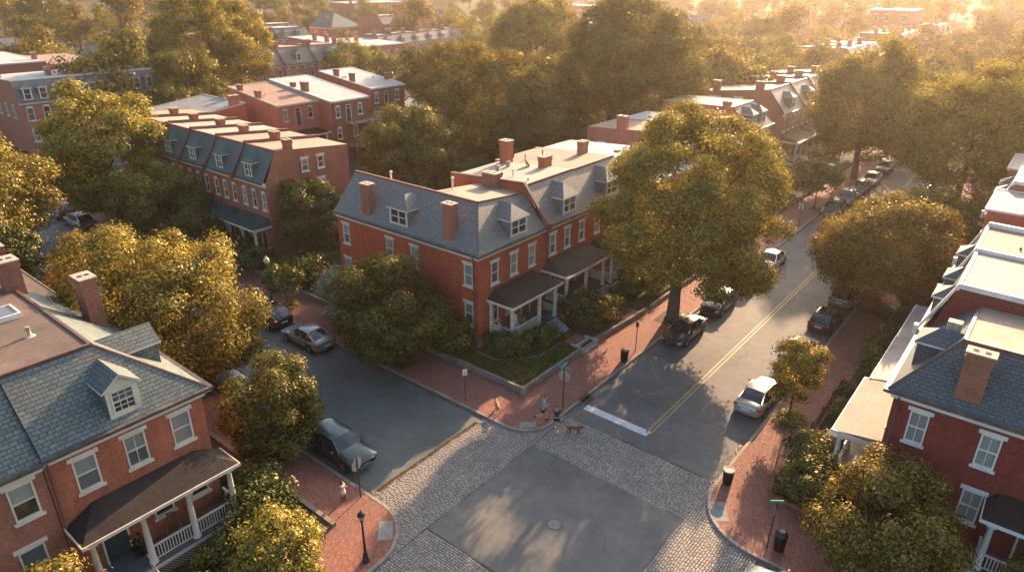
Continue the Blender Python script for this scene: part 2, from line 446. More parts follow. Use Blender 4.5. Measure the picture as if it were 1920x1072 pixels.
# manhole cover
mb = MB(); mb.lathe((-14.87,22.0,.018), [(.42,0),(.42,.014)], 28, 1); mb.lathe((-14.87,22.0,.018), [(.36,.004),(.36,.020),(.32,.022),(.30,.018),(.2,.018),(.18,.022),(.02,.022)], 28, 0)
tag(mb.build('manhole_cover', [worn('cover_iron', (.17,.165,.155), .6, .3, 8), worn('cover_ring', (.10,.10,.10), .8, .3, 8)]),
    'round grey iron manhole cover in the middle of the intersection', 'manhole cover')

def arc(cx, cy, r, a0, a1, n=9):
    return [(cx+r*math.cos(R(a0+(a1-a0)*k/(n-1))), cy+r*math.sin(R(a0+(a1-a0)*k/(n-1)))) for k in range(n)]
def prism(mb, pts, z0, z1, m=0):
    mb.poly([(x,y,z1) for x,y in pts], m)
    for k in range(len(pts)):
        a, b = pts[k], pts[(k+1) % len(pts)]
        mb.poly([(*a,z0),(*b,z0),(*b,z1),(*a,z1)], m)
def kerb(path, name='kerb', w=.17, z=.15, seg=1.6, mat='kerb'):
    """granite kerb stones on the road side of path (road on the right when walking along it)"""
    mb = MB(); g = random.Random(5)
    pts = [Vector((*p, 0)) for p in path]
    for k in range(len(pts)-1):
        a, b = pts[k], pts[k+1]; d = b-a; L = d.length
        if L < 1e-3: continue
        d /= L; n = Vector((d.y, -d.x, 0)); m = max(1, round(min(L, 150)/seg)) if L <= 150 else int(L/seg)
        for j in range(m):
            p = a + d*(L*j/m + .006); q = a + d*(L*(j+1)/m - .006)
            dz = g.uniform(-.006, .006)
            P = [p, q, q+n*w, p+n*w]
            mb.poly([(v.x,v.y,z+dz) for v in P])
            for i in range(4):
                u, v = P[i], P[(i+1) % 4]
                mb.poly([(u.x,u.y,-.03),(v.x,v.y,-.03),(v.x,v.y,z+dz),(u.x,u.y,z+dz)])
    return tag(mb.build(name, M[mat]), kind='structure')
# corner blocks (brick pavement) -- kerb faces the road
c_nw = [(-103.5,26.82)] + [(-21.9,26.82)] + arc(-21.9,28.65,1.83,-90,0)[1:] + [(-20.07,430)]
mb = MB(); prism(mb, c_nw+[(-103.5,430)], -.05, .135); tag(mb.build('pavement_north', M['paver']), kind='structure'); kerb(c_nw)
c_sw = [(-19.75,-40), (-19.75,14.6)] + arc(-22.5,14.6,2.75,0,90)[1:] + [(-103.5,17.35)]
mb = MB(); prism(mb, c_sw+[(-103.5,-40)], -.05, .135); tag(mb.build('pavement_west', M['paver']), kind='structure'); kerb(c_sw)
c_ne = [(-9.73,430),(-9.73,29.7)] + arc(-6.4,29.7,3.33,180,270)[1:] + [(60,26.37)]
mb = MB(); prism(mb, c_ne+[(60,430)], -.05, .135); tag(mb.build('pavement_east', M['paver']), kind='structure'); kerb(c_ne)
far = [(-200,26.9),(-117.3,26.9),(-117.3,330),(-200,330)]
mb = MB(); prism(mb, far, -.05, .13); tag(mb.build('pavement_far', M['paver']), kind='structure')
kerb([(-200,26.9),(-117.3,26.9),(-117.3,330)])
# access ramps set into the pavement
for q in ([(-21.5,27.5),(-20.8,28.25),(-20.42,27.85),(-21.1,27.08)], [(-21.75,16.5),(-21.2,16.95),(-20.3,16.1),(-20.8,15.6)], [(-9.5,28.35),(-8.85,28.81),(-8.1,27.62),(-8.72,27.15)]):
    mb = MB(); prism(mb, q, .10, .142); tag(mb.build('ramp_slab', worn('ramp_slab', (.25,.25,.225), .9, .25, 3.0, dirt=(.16,.15,.13))), kind='structure')
# slabs on the east walk
mb = MB(); prism(mb, [(-9.0,58.9),(-7.3,58.9),(-7.3,60.2),(-9.0,60.2)], .10, .145); tag(mb.build('concrete_path', M['concrete']), kind='structure')
# storm drain in the kerb
mb = MB(); mb.box((-20.12,31.9,.0),(-19.86,32.9,.17)); mb.box((-19.84,31.95,.02),(-19.45,32.85,.032))
tag(mb.build('storm_drain', M['iron']), 'dark cast iron storm drain set in the kerb by the stop line', 'drain')
# yards
def yard(name, rect, z, mat): 
    mb = MB(); x0,x1,y0,y1 = rect; prism(mb, [(x0,y0),(x1,y0),(x1,y1),(x0,y1)], -.05, z); return tag(mb.build(name, mat), kind='structure')
yard('lawn_main', (-103,-23.45,30.4,52), .46, M['lawn'])
yard('lawn_north', (-103,-23.45,52.0,420), .40, M['yard'])
yard('lawn_west', (-100,-23.35,-30,14.5), .30, M['lawn'])
yard('lawn_east', (-7.05,50,30.75,420), .30, M['yard'])
yard('lawn_far', (-200,-120.3,30,330), .2, M['yard'])
# grass tufts on the two lawns that read as grass
def tufts(name, areas, n, h, mat, z):
    rg = np.random.default_rng(4); V = []; F = []
    per = n//len(areas)
    for (x0,x1,y0,y1) in areas:
        p = np.stack([rg.uniform(x0,x1,per), rg.uniform(y0,y1,per), np.full(per, z)], 1)
        a = rg.uniform(0, math.pi, per); d = np.stack([np.cos(a), np.sin(a), 0*a], 1)*.035
        t = p + np.stack([rg.normal(0,.04,per), rg.normal(0,.04,per), rg.uniform(.4,1,per)*h], 1)
        V.append(np.concatenate([p-d, p+d, t], 1).reshape(-1,3))
    V = np.concatenate(V); m = len(V)//3
    me = bpy.data.meshes.new(name); me.vertices.add(len(V)); me.vertices.foreach_set('co', V.astype(np.float32).ravel())
    me.loops.add(len(V)); me.loops.foreach_set('vertex_index', np.arange(len(V), dtype=np.int32))
    me.polygons.add(m); me.polygons.foreach_set('loop_start', np.arange(0,len(V),3,dtype=np.int32))
    me.update(calc_edges=True)
    at = me.attributes.new('tint','FLOAT','FACE'); at.data.foreach_set('value', rg.uniform(0,.6,m).astype(np.float32))
    me.materials.append(mat); return tag(link(name, me), kind='stuff')
tufts('grass', [(-29,-23.5,30.5,33.2),(-26.6,-23.5,33,36.9),(-33,-29,30.5,32.3)], 26000, .07, M['leaf'], .46)
tufts('grass_west', [(-28,-23.4,2,14.4)], 16000, .07, M['leaf'], .30)
# edge weeds and fallen leaves in the gutters
def litter(name, lines, n, mat):
    rg = np.random.default_rng(9); V = []
    for (x0,y0,x1,y1,w) in lines:
        k = n//len(lines); t = rg.uniform(0,1,k); L = math.hypot(x1-x0,y1-y0); nx, ny = -(y1-y0)/L, (x1-x0)/L
        o = np.abs(rg.normal(0,abs(w),k))*(1 if w > 0 else -1); cx_ = x0+(x1-x0)*t+nx*o; cy_ = y0+(y1-y0)*t+ny*o
        c = np.stack([cx_, cy_, np.full(k,.045)],1)
        a = rg.uniform(0,6.28,k); s = rg.uniform(.03,.07,k)
        for dx, dy in ((1,0),(0,.6),(-1,0),(0,-.6)):
            V.append(c+np.stack([(dx*np.cos(a)-dy*np.sin(a))*s,(dx*np.sin(a)+dy*np.cos(a))*s,rg.uniform(-.01,.02,k)],1))
    out = []
    per = 4
    for i in range(0, len(V), 4): out.append(np.stack(V[i:i+4],1).reshape(-1,3))
    V = np.concatenate(out); m = len(V)//4
    me = bpy.data.meshes.new(name); me.vertices.add(len(V)); me.vertices.foreach_set('co', V.astype(np.float32).ravel())
    me.loops.add(len(V)); me.loops.foreach_set('vertex_index', np.arange(len(V), dtype=np.int32))
    me.polygons.add(m); me.polygons.foreach_set('loop_start', np.arange(0,len(V),4,dtype=np.int32)); me.update(calc_edges=True)
    at = me.attributes.new('tint','FLOAT','FACE'); at.data.foreach_set('value', rg.uniform(0,1,m).astype(np.float32))
    me.materials.append(mat); return tag(link(name, me), kind='stuff')
litter('fallen_leaves', [(-22.9,26.6,-60,26.6,.12),(-19.85,29.5,-19.85,80,-.12),(-9.95,80,-9.95,29.5,-.15),(-60,17.6,-22.9,17.6,.12),(-23.7,26,-23.7,18,.1)], 3600, M['leaf_rust'])
litter('fallen_leaves_pavement', [(-19.9,30,-19.9,60,1.6),(-24,27,-50,27,1.4),(-24,17,-40,17,-1.5),(-9.6,31,-9.6,60,-1.4)], 1800, M['leaf_rust'])
bpy.data.objects['fallen_leaves_pavement'].location.z = .12
# ------------------------------------------------------------------ row houses
GL = [M['glass_curtain'], M['glass_mid'], M['glass_mid'], M['glass_dark']]
_wc = {}
def win_mesh(w, h, style, trim, detail):
    k = (round(w,2), round(h,2), style, trim.name, detail)
    if k in _wc: return _wc[k]
    t = .075; mb = MB(); e = .004
    mb.box((-w/2+e,-.025,e),(-w/2+t,.09,h-e)); mb.box((w/2-t,-.025,e),(w/2-e,.09,h-e))
    mb.box((-w/2+t,-.025,e),(w/2-t,.09,t)); mb.box((-w/2+t,-.025,h-t),(w/2-t,.09,h-e))
    mb.box((-w/2+t,.0,h*.5-.03),(w/2-t,.085,h*.5+.03))
    if style in ('2/2','double'):
        mb.box((-.016 if style == '2/2' else -.06,.02,t),(.016 if style == '2/2' else .06,.082,h*.5-.03))
        mb.box((-.016 if style == '2/2' else -.06,.02,h*.5+.03),(.016 if style == '2/2' else .06,.082,h-t))
    if style == '6':
        for k2 in (1,2):
            x = -w/2+t+(w-2*t)*k2/3
            mb.box((x-.014,.02,t),(x+.014,.082,h*.5-.03)); mb.box((x-.014,.02,h*.5+.03),(x+.014,.082,h-t))
        for z in (h*.27, h*.74): mb.box((-w/2+t,.02,z-.014),(w/2-t,.078,z+.014))
    fr = mb.mesh('window', [trim])
    panes = []
    for ga, gb in ((0,0),(0,1),(0,3),(1,3),(3,3),(1,1)):
        mb = MB(); mb.box((-w/2+t*.8,.062,t*.8),(w/2-t*.8,.074,h*.5),1); mb.box((-w/2+t*.8,.056,h*.5),(w/2-t*.8,.068,h-t*.8),0)
        panes.append(mb.mesh('pane', [GL[ga], GL[gb]]))
    mb = MB(); mb.box((-w/2-.13,-.055,h+.003),(w/2+.13,.04,h+.20)); li = mb.mesh('lintel', [trim])
    if detail > 1:
        mb = MB(); n = 6
        pts = [(-w/2-.02+ (w+.04)*k3/n, h+.004+.13*math.sin(math.pi*k3/n)) for k3 in range(n+1)]
        for k3 in range(n):
            (xa,za),(xb,zb) = pts[k3], pts[k3+1]
            mb.poly([(xa,-.04,za),(xb,-.04,zb),(xb,-.04,zb+.09),(xa,-.04,za+.09)]); mb.poly([(xa,-.04,za+.09),(xb,-.04,zb+.09),(xb,.0,zb+.09),(xa,.0,za+.09)])
            mb.poly([(xa,-.03,h-.01),(xb,-.03,h-.01),(xb,-.03,zb),(xa,-.03,za)])
        li = mb.mesh('lintel', [trim])
    mb = MB(); mb.box((-w/2-.09,-.10,-.12),(w/2+.09,.05,-.003)); si = mb.mesh('sill', [trim])
    _wc[k] = (fr, panes, li, si)
    return _wc[k]

ROT = {'front':0.0, 'right':R(90), 'left':R(-90), 'back':R(180)}
def fr_map(side, W, D):
    return {'front': lambda a,o,z: (a,-o,z), 'right': lambda a,o,z: (W+o,a,z),
            'left': lambda a,o,z: (-o,a,z), 'back': lambda a,o,z: (a,D+o,z)}[side]
def put_window(h, side, W, D, a, z, w, hh, style='1/1', trim=None, lintel=True, pane=None, name='window', inset=0.0, arched=False, simple=False):
    trim = trim or M['trim']
    fr, panes, li, si = win_mesh(w, hh, style, trim, 2 if arched else 1)
    f = fr_map(side, W, D); loc = f(a, -inset, z)
    o = link(name, fr, h, loc, ROT[side])
    p = panes[pane] if pane is not None else rnd.choice(panes)
    link('pane', p, o)
    if lintel: link('lintel', li, o)
    link('sill', si, o)
    return o
def wall_holes(mb, f, a0, a1, z0, z1, holes, m=0, depth=.13, top=None):
    """a wall in frame f(a, outward, z) with real openings"""
    As = sorted({a0, a1, *[x for h in holes for x in (h[0], h[1])]}); Zs = sorted({z0, z1, *[x for h in holes for x in (h[2], h[3])]})
    for i in range(len(As)-1):
        for j in range(len(Zs)-1):
            ca, cz = (As[i]+As[i+1])/2, (Zs[j]+Zs[j+1])/2
            if any(h[0] < ca < h[1] and h[2] < cz < h[3] for h in holes): continue
            mb.poly([f(As[i],0,Zs[j]), f(As[i+1],0,Zs[j]), f(As[i+1],0,Zs[j+1]), f(As[i],0,Zs[j+1])], m)
    for (x0,x1,y0,y1) in holes:
        for A, B in (((x0,y0),(x1,y0)),((x1,y0),(x1,y1)),((x1,y1),(x0,y1)),((x0,y1),(x0,y0))):
            mb.poly([f(A[0],0,A[1]), f(B[0],0,B[1]), f(B[0],-depth,B[1]), f(A[0],-depth,A[1])], m)

def chimney(h, x, y, w, d, z0, z1, mat, slope=0.0, pots=True):
    mb = MB(); mb.box((x-w/2,y-d/2,z0),(x+w/2,y+d/2,z1-.32)); mb.box((x-w/2-.05,y-d/2-.05,z1-.32),(x+w/2+.05,y+d/2+.05,z1-.16)); mb.box((x-w/2-.02,y-d/2-.02,z1-.16),(x+w/2+.02,y+d/2+.02,z1))
    c = mb.build('chimney', mat, h)
    mb = MB(); mb.box((x-w/2-.07,y-d/2-.07,z1),(x+w/2+.07,y+d/2+.07,z1+.07)); mb.build('chimney_cap', M['chimney_cap'], c)
    if pots:
        mb = MB()
        for dx in (-.22, .22): mb.box((x+dx*w-.1,y-.12,z1+.03),(x+dx*w+.1,y+.12,z1+.085))
        mb.build('flue', M['flue'], c)
    return c

def dormer(h, side, W, D, a, zb, ze, zr, w, He, Hr, d, style='double', gable=False, slate='slate', trim=None, tb=None, siding=None, nwin=1):
    trim = trim or M['trim']; siding = siding or M[slate]
    f = fr_map(side, W, D); z0 = He+.13
    T = lambda z: -.25 + (z-z0)/(Hr-z0)*(d+.25)         # inward distance of the slope at height z
    tb = T(zb) if tb is None else tb; te = T(ze); tr = T(min(zr, Hr-.02)); k = w/2
    g = lambda a_, t, z: f(a_, -t, z)
    gp = .34 if gable else .20
    mb = MB(); hw = w-gp; wh = ze-zb-(.34 if gable else .20)
    wz0 = zb+(.18 if gable else .08)
    wall_holes(mb, lambda aa, oo, zz: g(a+aa, tb-oo, zz), -k, k, zb-.05, ze, [(-hw/2, hw/2, wz0, wz0+wh)], 0, .06)
    for s in (-1, 1): mb.poly([g(a+s*k,tb,zb-.05), g(a+s*k,tb,ze), g(a+s*k,te+.1,ze), g(a+s*k,T(zb-.05)+.05,zb-.05)], 1)
    if gable: mb.poly([g(a-k,tb,ze), g(a+k,tb,ze), g(a,tb,zr)], 0)
    dm = mb.build('dormer', [trim, siding], h)
    e = .14; mb = MB()
    L, Rr = a-k-e, a+k+e; t0 = tb-e; zd = ze-.03
    if gable:
        mb.poly([g(L,t0,zd), g(a,t0,zr+.03), g(a,tr,zr+.03), g(L,te+.25,zd)]); mb.poly([g(Rr,t0,zd), g(a,t0,zr+.03), g(a,tr,zr+.03), g(Rr,te+.25,zd)])
    else:
        rs = tb+min(.75, w*.45)
        mb.poly([g(L,t0,zd), g(Rr,t0,zd), g(a,rs,zr)]); mb.poly([g(L,t0,zd), g(a,rs,zr), g(a,tr+.1,zr), g(L,te+.25,zd)]); mb.poly([g(Rr,t0,zd), g(a,rs,zr), g(a,tr+.1,zr), g(Rr,te+.25,zd)])
    mb.build('dormer_roof', M[slate], dm)
    mb = MB()
    if gable:
        for s, X in ((-1,L),(1,Rr)):
            for (za, zb_) in ((-.10, -.005),):
                mb.poly([g(X,t0,zd+za), g(a,t0,zr+.03+za), g(a,t0,zr+.03+zb_), g(X,t0,zd+zb_)]); mb.poly([g(X,t0,zd+za), g(X,te,zd+za), g(X,te,zd+zb_), g(X,t0,zd+zb_)])
    else:
        p, q = g(L,t0,zd-.09), g(Rr,te,zd-.004)
        mb.box(g(L,t0,zd-.09), g(Rr,t0+.1,zd-.006)); mb.box(g(L,t0+.1,zd-.09), g(L+.09,te+.1,zd-.006)); mb.box(g(Rr-.09,t0+.1,zd-.09), g(Rr,te+.1,zd-.006))
    mb.build('dormer_eave', trim, dm)
    fr, panes, li, si = win_mesh(hw, wh, style, trim, 1)
    loc = g(a, tb, wz0)
    link('dormer_window', fr, dm, loc, ROT[side]); link('dormer_pane', panes[rnd.choice((3,4))], dm, loc, ROT[side])
    return dm

def house(name, label, origin, rot, W, D, He, Hr=None, d=2.3, Hb=None, hipL=0, hipR=0, wall='brick_red', slate='slate',
          top='roof_tan', trim='trim', windows=(), doors=(), dormers=(), chimneys=(), parL=False, parR=False, cornice=True,
          cat='house', group=None, z0=0.0, ridge='ridge', split=None, found=None, pipes=(), style='1/1', arched=False, sides=('left','right','back'), toplen=None):
    h = empty(name, (*origin, 0), rot); tag(h, label, cat, group)
    Wm, tm = M[wall], M[trim]; flat = Hr is None; Hb = Hb if Hb is not None else (Hr or He)-.5
    e = .012; mb = MB()
    holes = {s: [] for s in ('front','left','right','back')}
    for (s, a, z, w, hh, *r) in windows: holes[s].append((a-w/2, a+w/2, z, z+hh))
    for (s, a, z, w, hh, *r) in doors: holes[s].append((a-w/2, a+w/2, z, z+hh))
    def prof(t):   # roof height at depth t
        if flat: return He + (Hb-He)*t/D
        return He + (Hr-He)*(t/d) if t < d else Hr + (Hb-Hr)*(t-d)/(D-d)
    for s in ('front','left','right','back'):
        f0 = fr_map(s, W, D); lim = W if s in ('front','back') else D
        ins = e if s in ('left','right') else 0
        f = lambda a, o, z, f0=f0, ins=ins: f0(a, o-ins, z)
        zt = He if s != 'back' else Hb if not (hipL or hipR) else He
        a0, a1 = (e, lim-e) if s in ('front','back') else (0, lim)
        if s == 'back': holes[s] = [q for q in holes[s]]
        wall_holes(mb, f, a0, a1, z0, zt, holes[s])
        if s == 'back' and (hipL or hipR): mb.poly([f(split or (a0+hipL),0,He), f(a1-hipR,0,He), f(a1-hipR,0,Hb), f(split or (a0+hipL),0,Hb)])
        if s in ('left','right') and not (hipL if s == 'left' else hipR):
            if flat: mb.poly([f(0,0,He), f(D,0,He), f(D,0,Hb)]) if Hb > He+.01 else None
            else:
                hb = Hb-2.2 if (split is not None and s == 'left') else Hb
                mb.poly([f(0,0,He), f(d,0,Hr), f(D,0,hb), f(D,0,He)])
    mb.build('wall', Wm, h)
    if found:
        mb = MB(); o = .05; zf = found
        mb.box((-o if hipL else .02,-o,z0),(W+(o if hipR else -.02),.0-.002,zf))
        if hipR: mb.box((W+.002,-.002,z0),(W+o,D,zf))
        if hipL: mb.box((-o,-.002,z0),(-.002,D,zf))
        mb.build('foundation', M['stone'], h)
    for (s, a, z, w, hh, *r) in windows:
        kw = dict(r[0]) if r else {}
        kw.setdefault('style', style); kw.setdefault('arched', arched)
        put_window(h, s, W, D, a, z, w, hh, trim=tm, inset=e if s in ('left','right') else 0, **kw)
    for (s, a, z, w, hh, *r) in doors:
        f = fr_map(s, W, D); mat = M[r[0]] if r else M['door_wood']
        mb = MB(); mb.box(f(a-w/2+.09,-.03,z+.0), f(a+w/2-.09,-.09,z+hh-.5))
        for zz in (.2,.95): mb.box(f(a-w/2+.2,-.015,z+zz), f(a+w/2-.2,-.03,z+zz+.55))
        dd = mb.build('door', mat, h)
        mb = MB(); mb.box(f(a-w/2+.004,.03,z),f(a-w/2+.09,-.1,z+hh-.004)); mb.box(f(a+w/2-.09,.03,z),f(a+w/2-.004,-.1,z+hh-.004)); mb.box(f(a-w/2+.09,.03,z+hh-.09),f(a+w/2-.09,-.1,z+hh-.004)); mb.box(f(a-w/2+.09,.01,z+hh-.52),f(a+w/2-.09,-.1,z+hh-.45))
        mb.build('door_frame', tm, dd)
        mb = MB(); mb.box(f(a-w/2+.09,-.05,z+hh-.45),f(a+w/2-.09,-.07,z+hh-.09)); mb.build('transom', M['glass_dark'], dd)
    zs = He+.13
    if flat:
        mb = MB(); q = .02
        ov = .16
        mb.poly([(-.02,-ov,He+.06),(W+.02,-ov,He+.06),(W+.02,D,Hb+.06),(-.02,D,Hb+.06)])
        mb.build('flat_roof', M[top], h)
        mb = MB()
        mb.box((-.03,-ov-.03,He-.06),(W+.03,-ov,He+.10)); mb.box((0,-ov,He-.16),(W,-.003,He+.04))
        for xx in (-.04, W-.10):
            P = [(xx,-ov-.02),(xx+.14,-ov-.02)]
            mb.poly([(xx,-ov-.02,He+.13),(xx+.14,-ov-.02,He+.13),(xx+.14,D+.02,Hb+.13),(xx,D+.02,Hb+.13)])
            mb.poly([(xx,-ov-.02,He-.04),(xx,D+.02,Hb-.04),(xx,D+.02,Hb+.13),(xx,-ov-.02,He+.13)])
            mb.poly([(xx+.14,-ov-.02,He-.04),(xx+.14,D+.02,Hb-.04),(xx+.14,D+.02,Hb+.13),(xx+.14,-ov-.02,He+.13)])
            mb.poly([(xx,-ov-.02,He-.04),(xx+.14,-ov-.02,He-.04),(xx+.14,-ov-.02,He+.13),(xx,-ov-.02,He+.13)])
        mb.box((-.03,D-.1,Hb+.0),(W+.03,D+.03,Hb+.14))
        mb.build('roof_edge', tm, h)
    else:
        xl0, xl1 = (-.27, hipL) if hipL else (.005, .005); xr0, xr1 = (W+.27, W-hipR) if hipR else (W-.005, W-.005)
        mb = MB()
        mb.poly([(xl0,-.27,zs),(xr0,-.27,zs),(xr1,d,Hr),(xl1,d,Hr)])
        if hipL: mb.poly([(-.27,-.27,zs),(xl1,d,Hr),(xl1,D,Hb),(-.27,D,zs)])
        if hipR: mb.poly([(W+.27,-.27,zs),(xr1,d,Hr),(xr1,D,Hb),(W+.27,D,zs)])
        mb.build('slate_roof', M[slate], h)
        mb = MB(); sx = split if split is not None else xl1
        mb.poly([(sx,d,Hr+.004),(xr1,d,Hr+.004),(xr1,D,Hb+.004),(sx,D,Hb+.004)])
        if split is not None:
            mb.poly([(xl1,d,Hr+.004),(sx,d,Hr+.004),(sx,D,Hb-2.2),(xl1,D,Hb-2.2)]); mb.poly([(sx,d,Hr),(sx,D,Hb),(sx,D,Hb-2.2)])
        mb.build('flat_roof', M[top], h)
        mb = MB(); mb.box((xl1,d-.09,Hr-.10),(xr1,d+.07,Hr+.07))
        def slant(A, B, w0, w1, hh):   # thin raised strip from A to B
            (x0,y0,z0_),(x1,y1,z1_) = A, B
            q = [(x0+w0[0],y0+w0[1],z0_),(x0+w1[0],y0+w1[1],z0_),(x1+w1[0],y1+w1[1],z1_),(x1+w0[0],y1+w0[1],z1_)]
            t = [(a_,b_,c_+hh) for a_,b_,c_ in q]
            mb.poly(t)
            for i in range(4): mb.poly([q[i],q[(i+1)%4],t[(i+1)%4],t[i]])
        if hipR: slant((xr1,d,Hr-.02),(xr1,D,Hb-.02),(-.07,0),(.07,0),.09); slant((W+.27,-.27,zs-.03),(xr1,d,Hr-.03),(-.05,-.0),(.05,0),.07)
        if hipL: slant((xl1,d,Hr-.02),(xl1,D,Hb-.02),(-.07,0),(.07,0),.09); slant((-.27,-.27,zs-.03),(xl1,d,Hr-.03),(-.05,0),(.05,0),.07)
        mb.build('ridge_cap', M[ridge], h)
        for on, x in ((parL, .02), (parR, W-.30)):
            if not on: continue
            mb = MB()
            slant((x,-.45,zs-.05),(x,d,Hr),(0,0),(.27,0),.28); slant((x,d+.002,Hr),(x,D,Hb),(0,0),(.27,0),.28)
            mb.box((x-.03,-.62,zs-.28),(x+.30,-.40,zs+.28))
            mb.build('party_parapet', M[ridge], h)
        if cornice:
            mb = MB(); a0, a1 = (-.34 if hipL else .01), (W+.34 if hipR else W-.01); b0, b1 = (-.12 if hipL else .01), (W+.12 if hipR else W-.01)
            mb.box((b0,-.12,He-.33),(b1,-.003,He-.09)); mb.box((a0,-.34,He-.09),(a1,-.003,He+.12))
            if hipR: mb.box((W+.003,-.003,He-.33),(W+.12,D-.01,He-.09)); mb.box((W+.003,-.003,He-.09),(W+.34,D-.01,He+.12))
            if hipL: mb.box((-.12,-.003,He-.33),(-.003,D-.01,He-.09)); mb.box((-.34,-.003,He-.09),(-.003,D-.01,He+.12))
            mb.build('cornice', tm, h)
            mb = MB(); g0, g1 = (-.44 if hipL else .015), (W+.44 if hipR else W-.015)
            mb.box((g0,-.44,He+.0),(g1,-.343,He+.15)); mb.box((g0,-.343,He+.123),(g1,-.20,He+.16))
            if hipR: mb.box((W+.343,-.34,He+.0),(W+.44,D-.02,He+.15)); mb.box((W+.20,-.19,He+.123),(W+.343,D-.02,He+.16))
            if hipL: mb.box((-.44,-.34,He+.0),(-.343,D-.02,He+.15)); mb.box((-.343,-.19,He+.123),(-.20,D-.02,He+.16))
            mb.build('gutter', M['gutter'], h)
    for (s, a) in pipes:
        f = fr_map(s, W, D); mb = MB()
        mb.tube([f(a,.28,He-.05), f(a,.10,He-.45), f(a,.10,.3)], [.05,.05,.05], 6); mb.build('downspout', M['copper_pipe'], h)
    for dd in dormers: dormer(h, W=W, D=D, He=He, Hr=Hr, slate=slate, trim=tm, **{'d': d, **dd})
    for (x, y, w, dp, zt, *r) in chimneys:
        zz = prof(max(0, min(D, y-dp/2)))-.5
        if hipL and x < hipL: zz = min(zz, He+(Hr-He)*x/hipL)-.3
        if hipR and x > W-hipR: zz = min(zz, He+(Hr-He)*(W-x)/hipR)-.3
        chimney(h, x, y, w, dp, zz, zt, M[r[0]] if r else Wm)
    return h

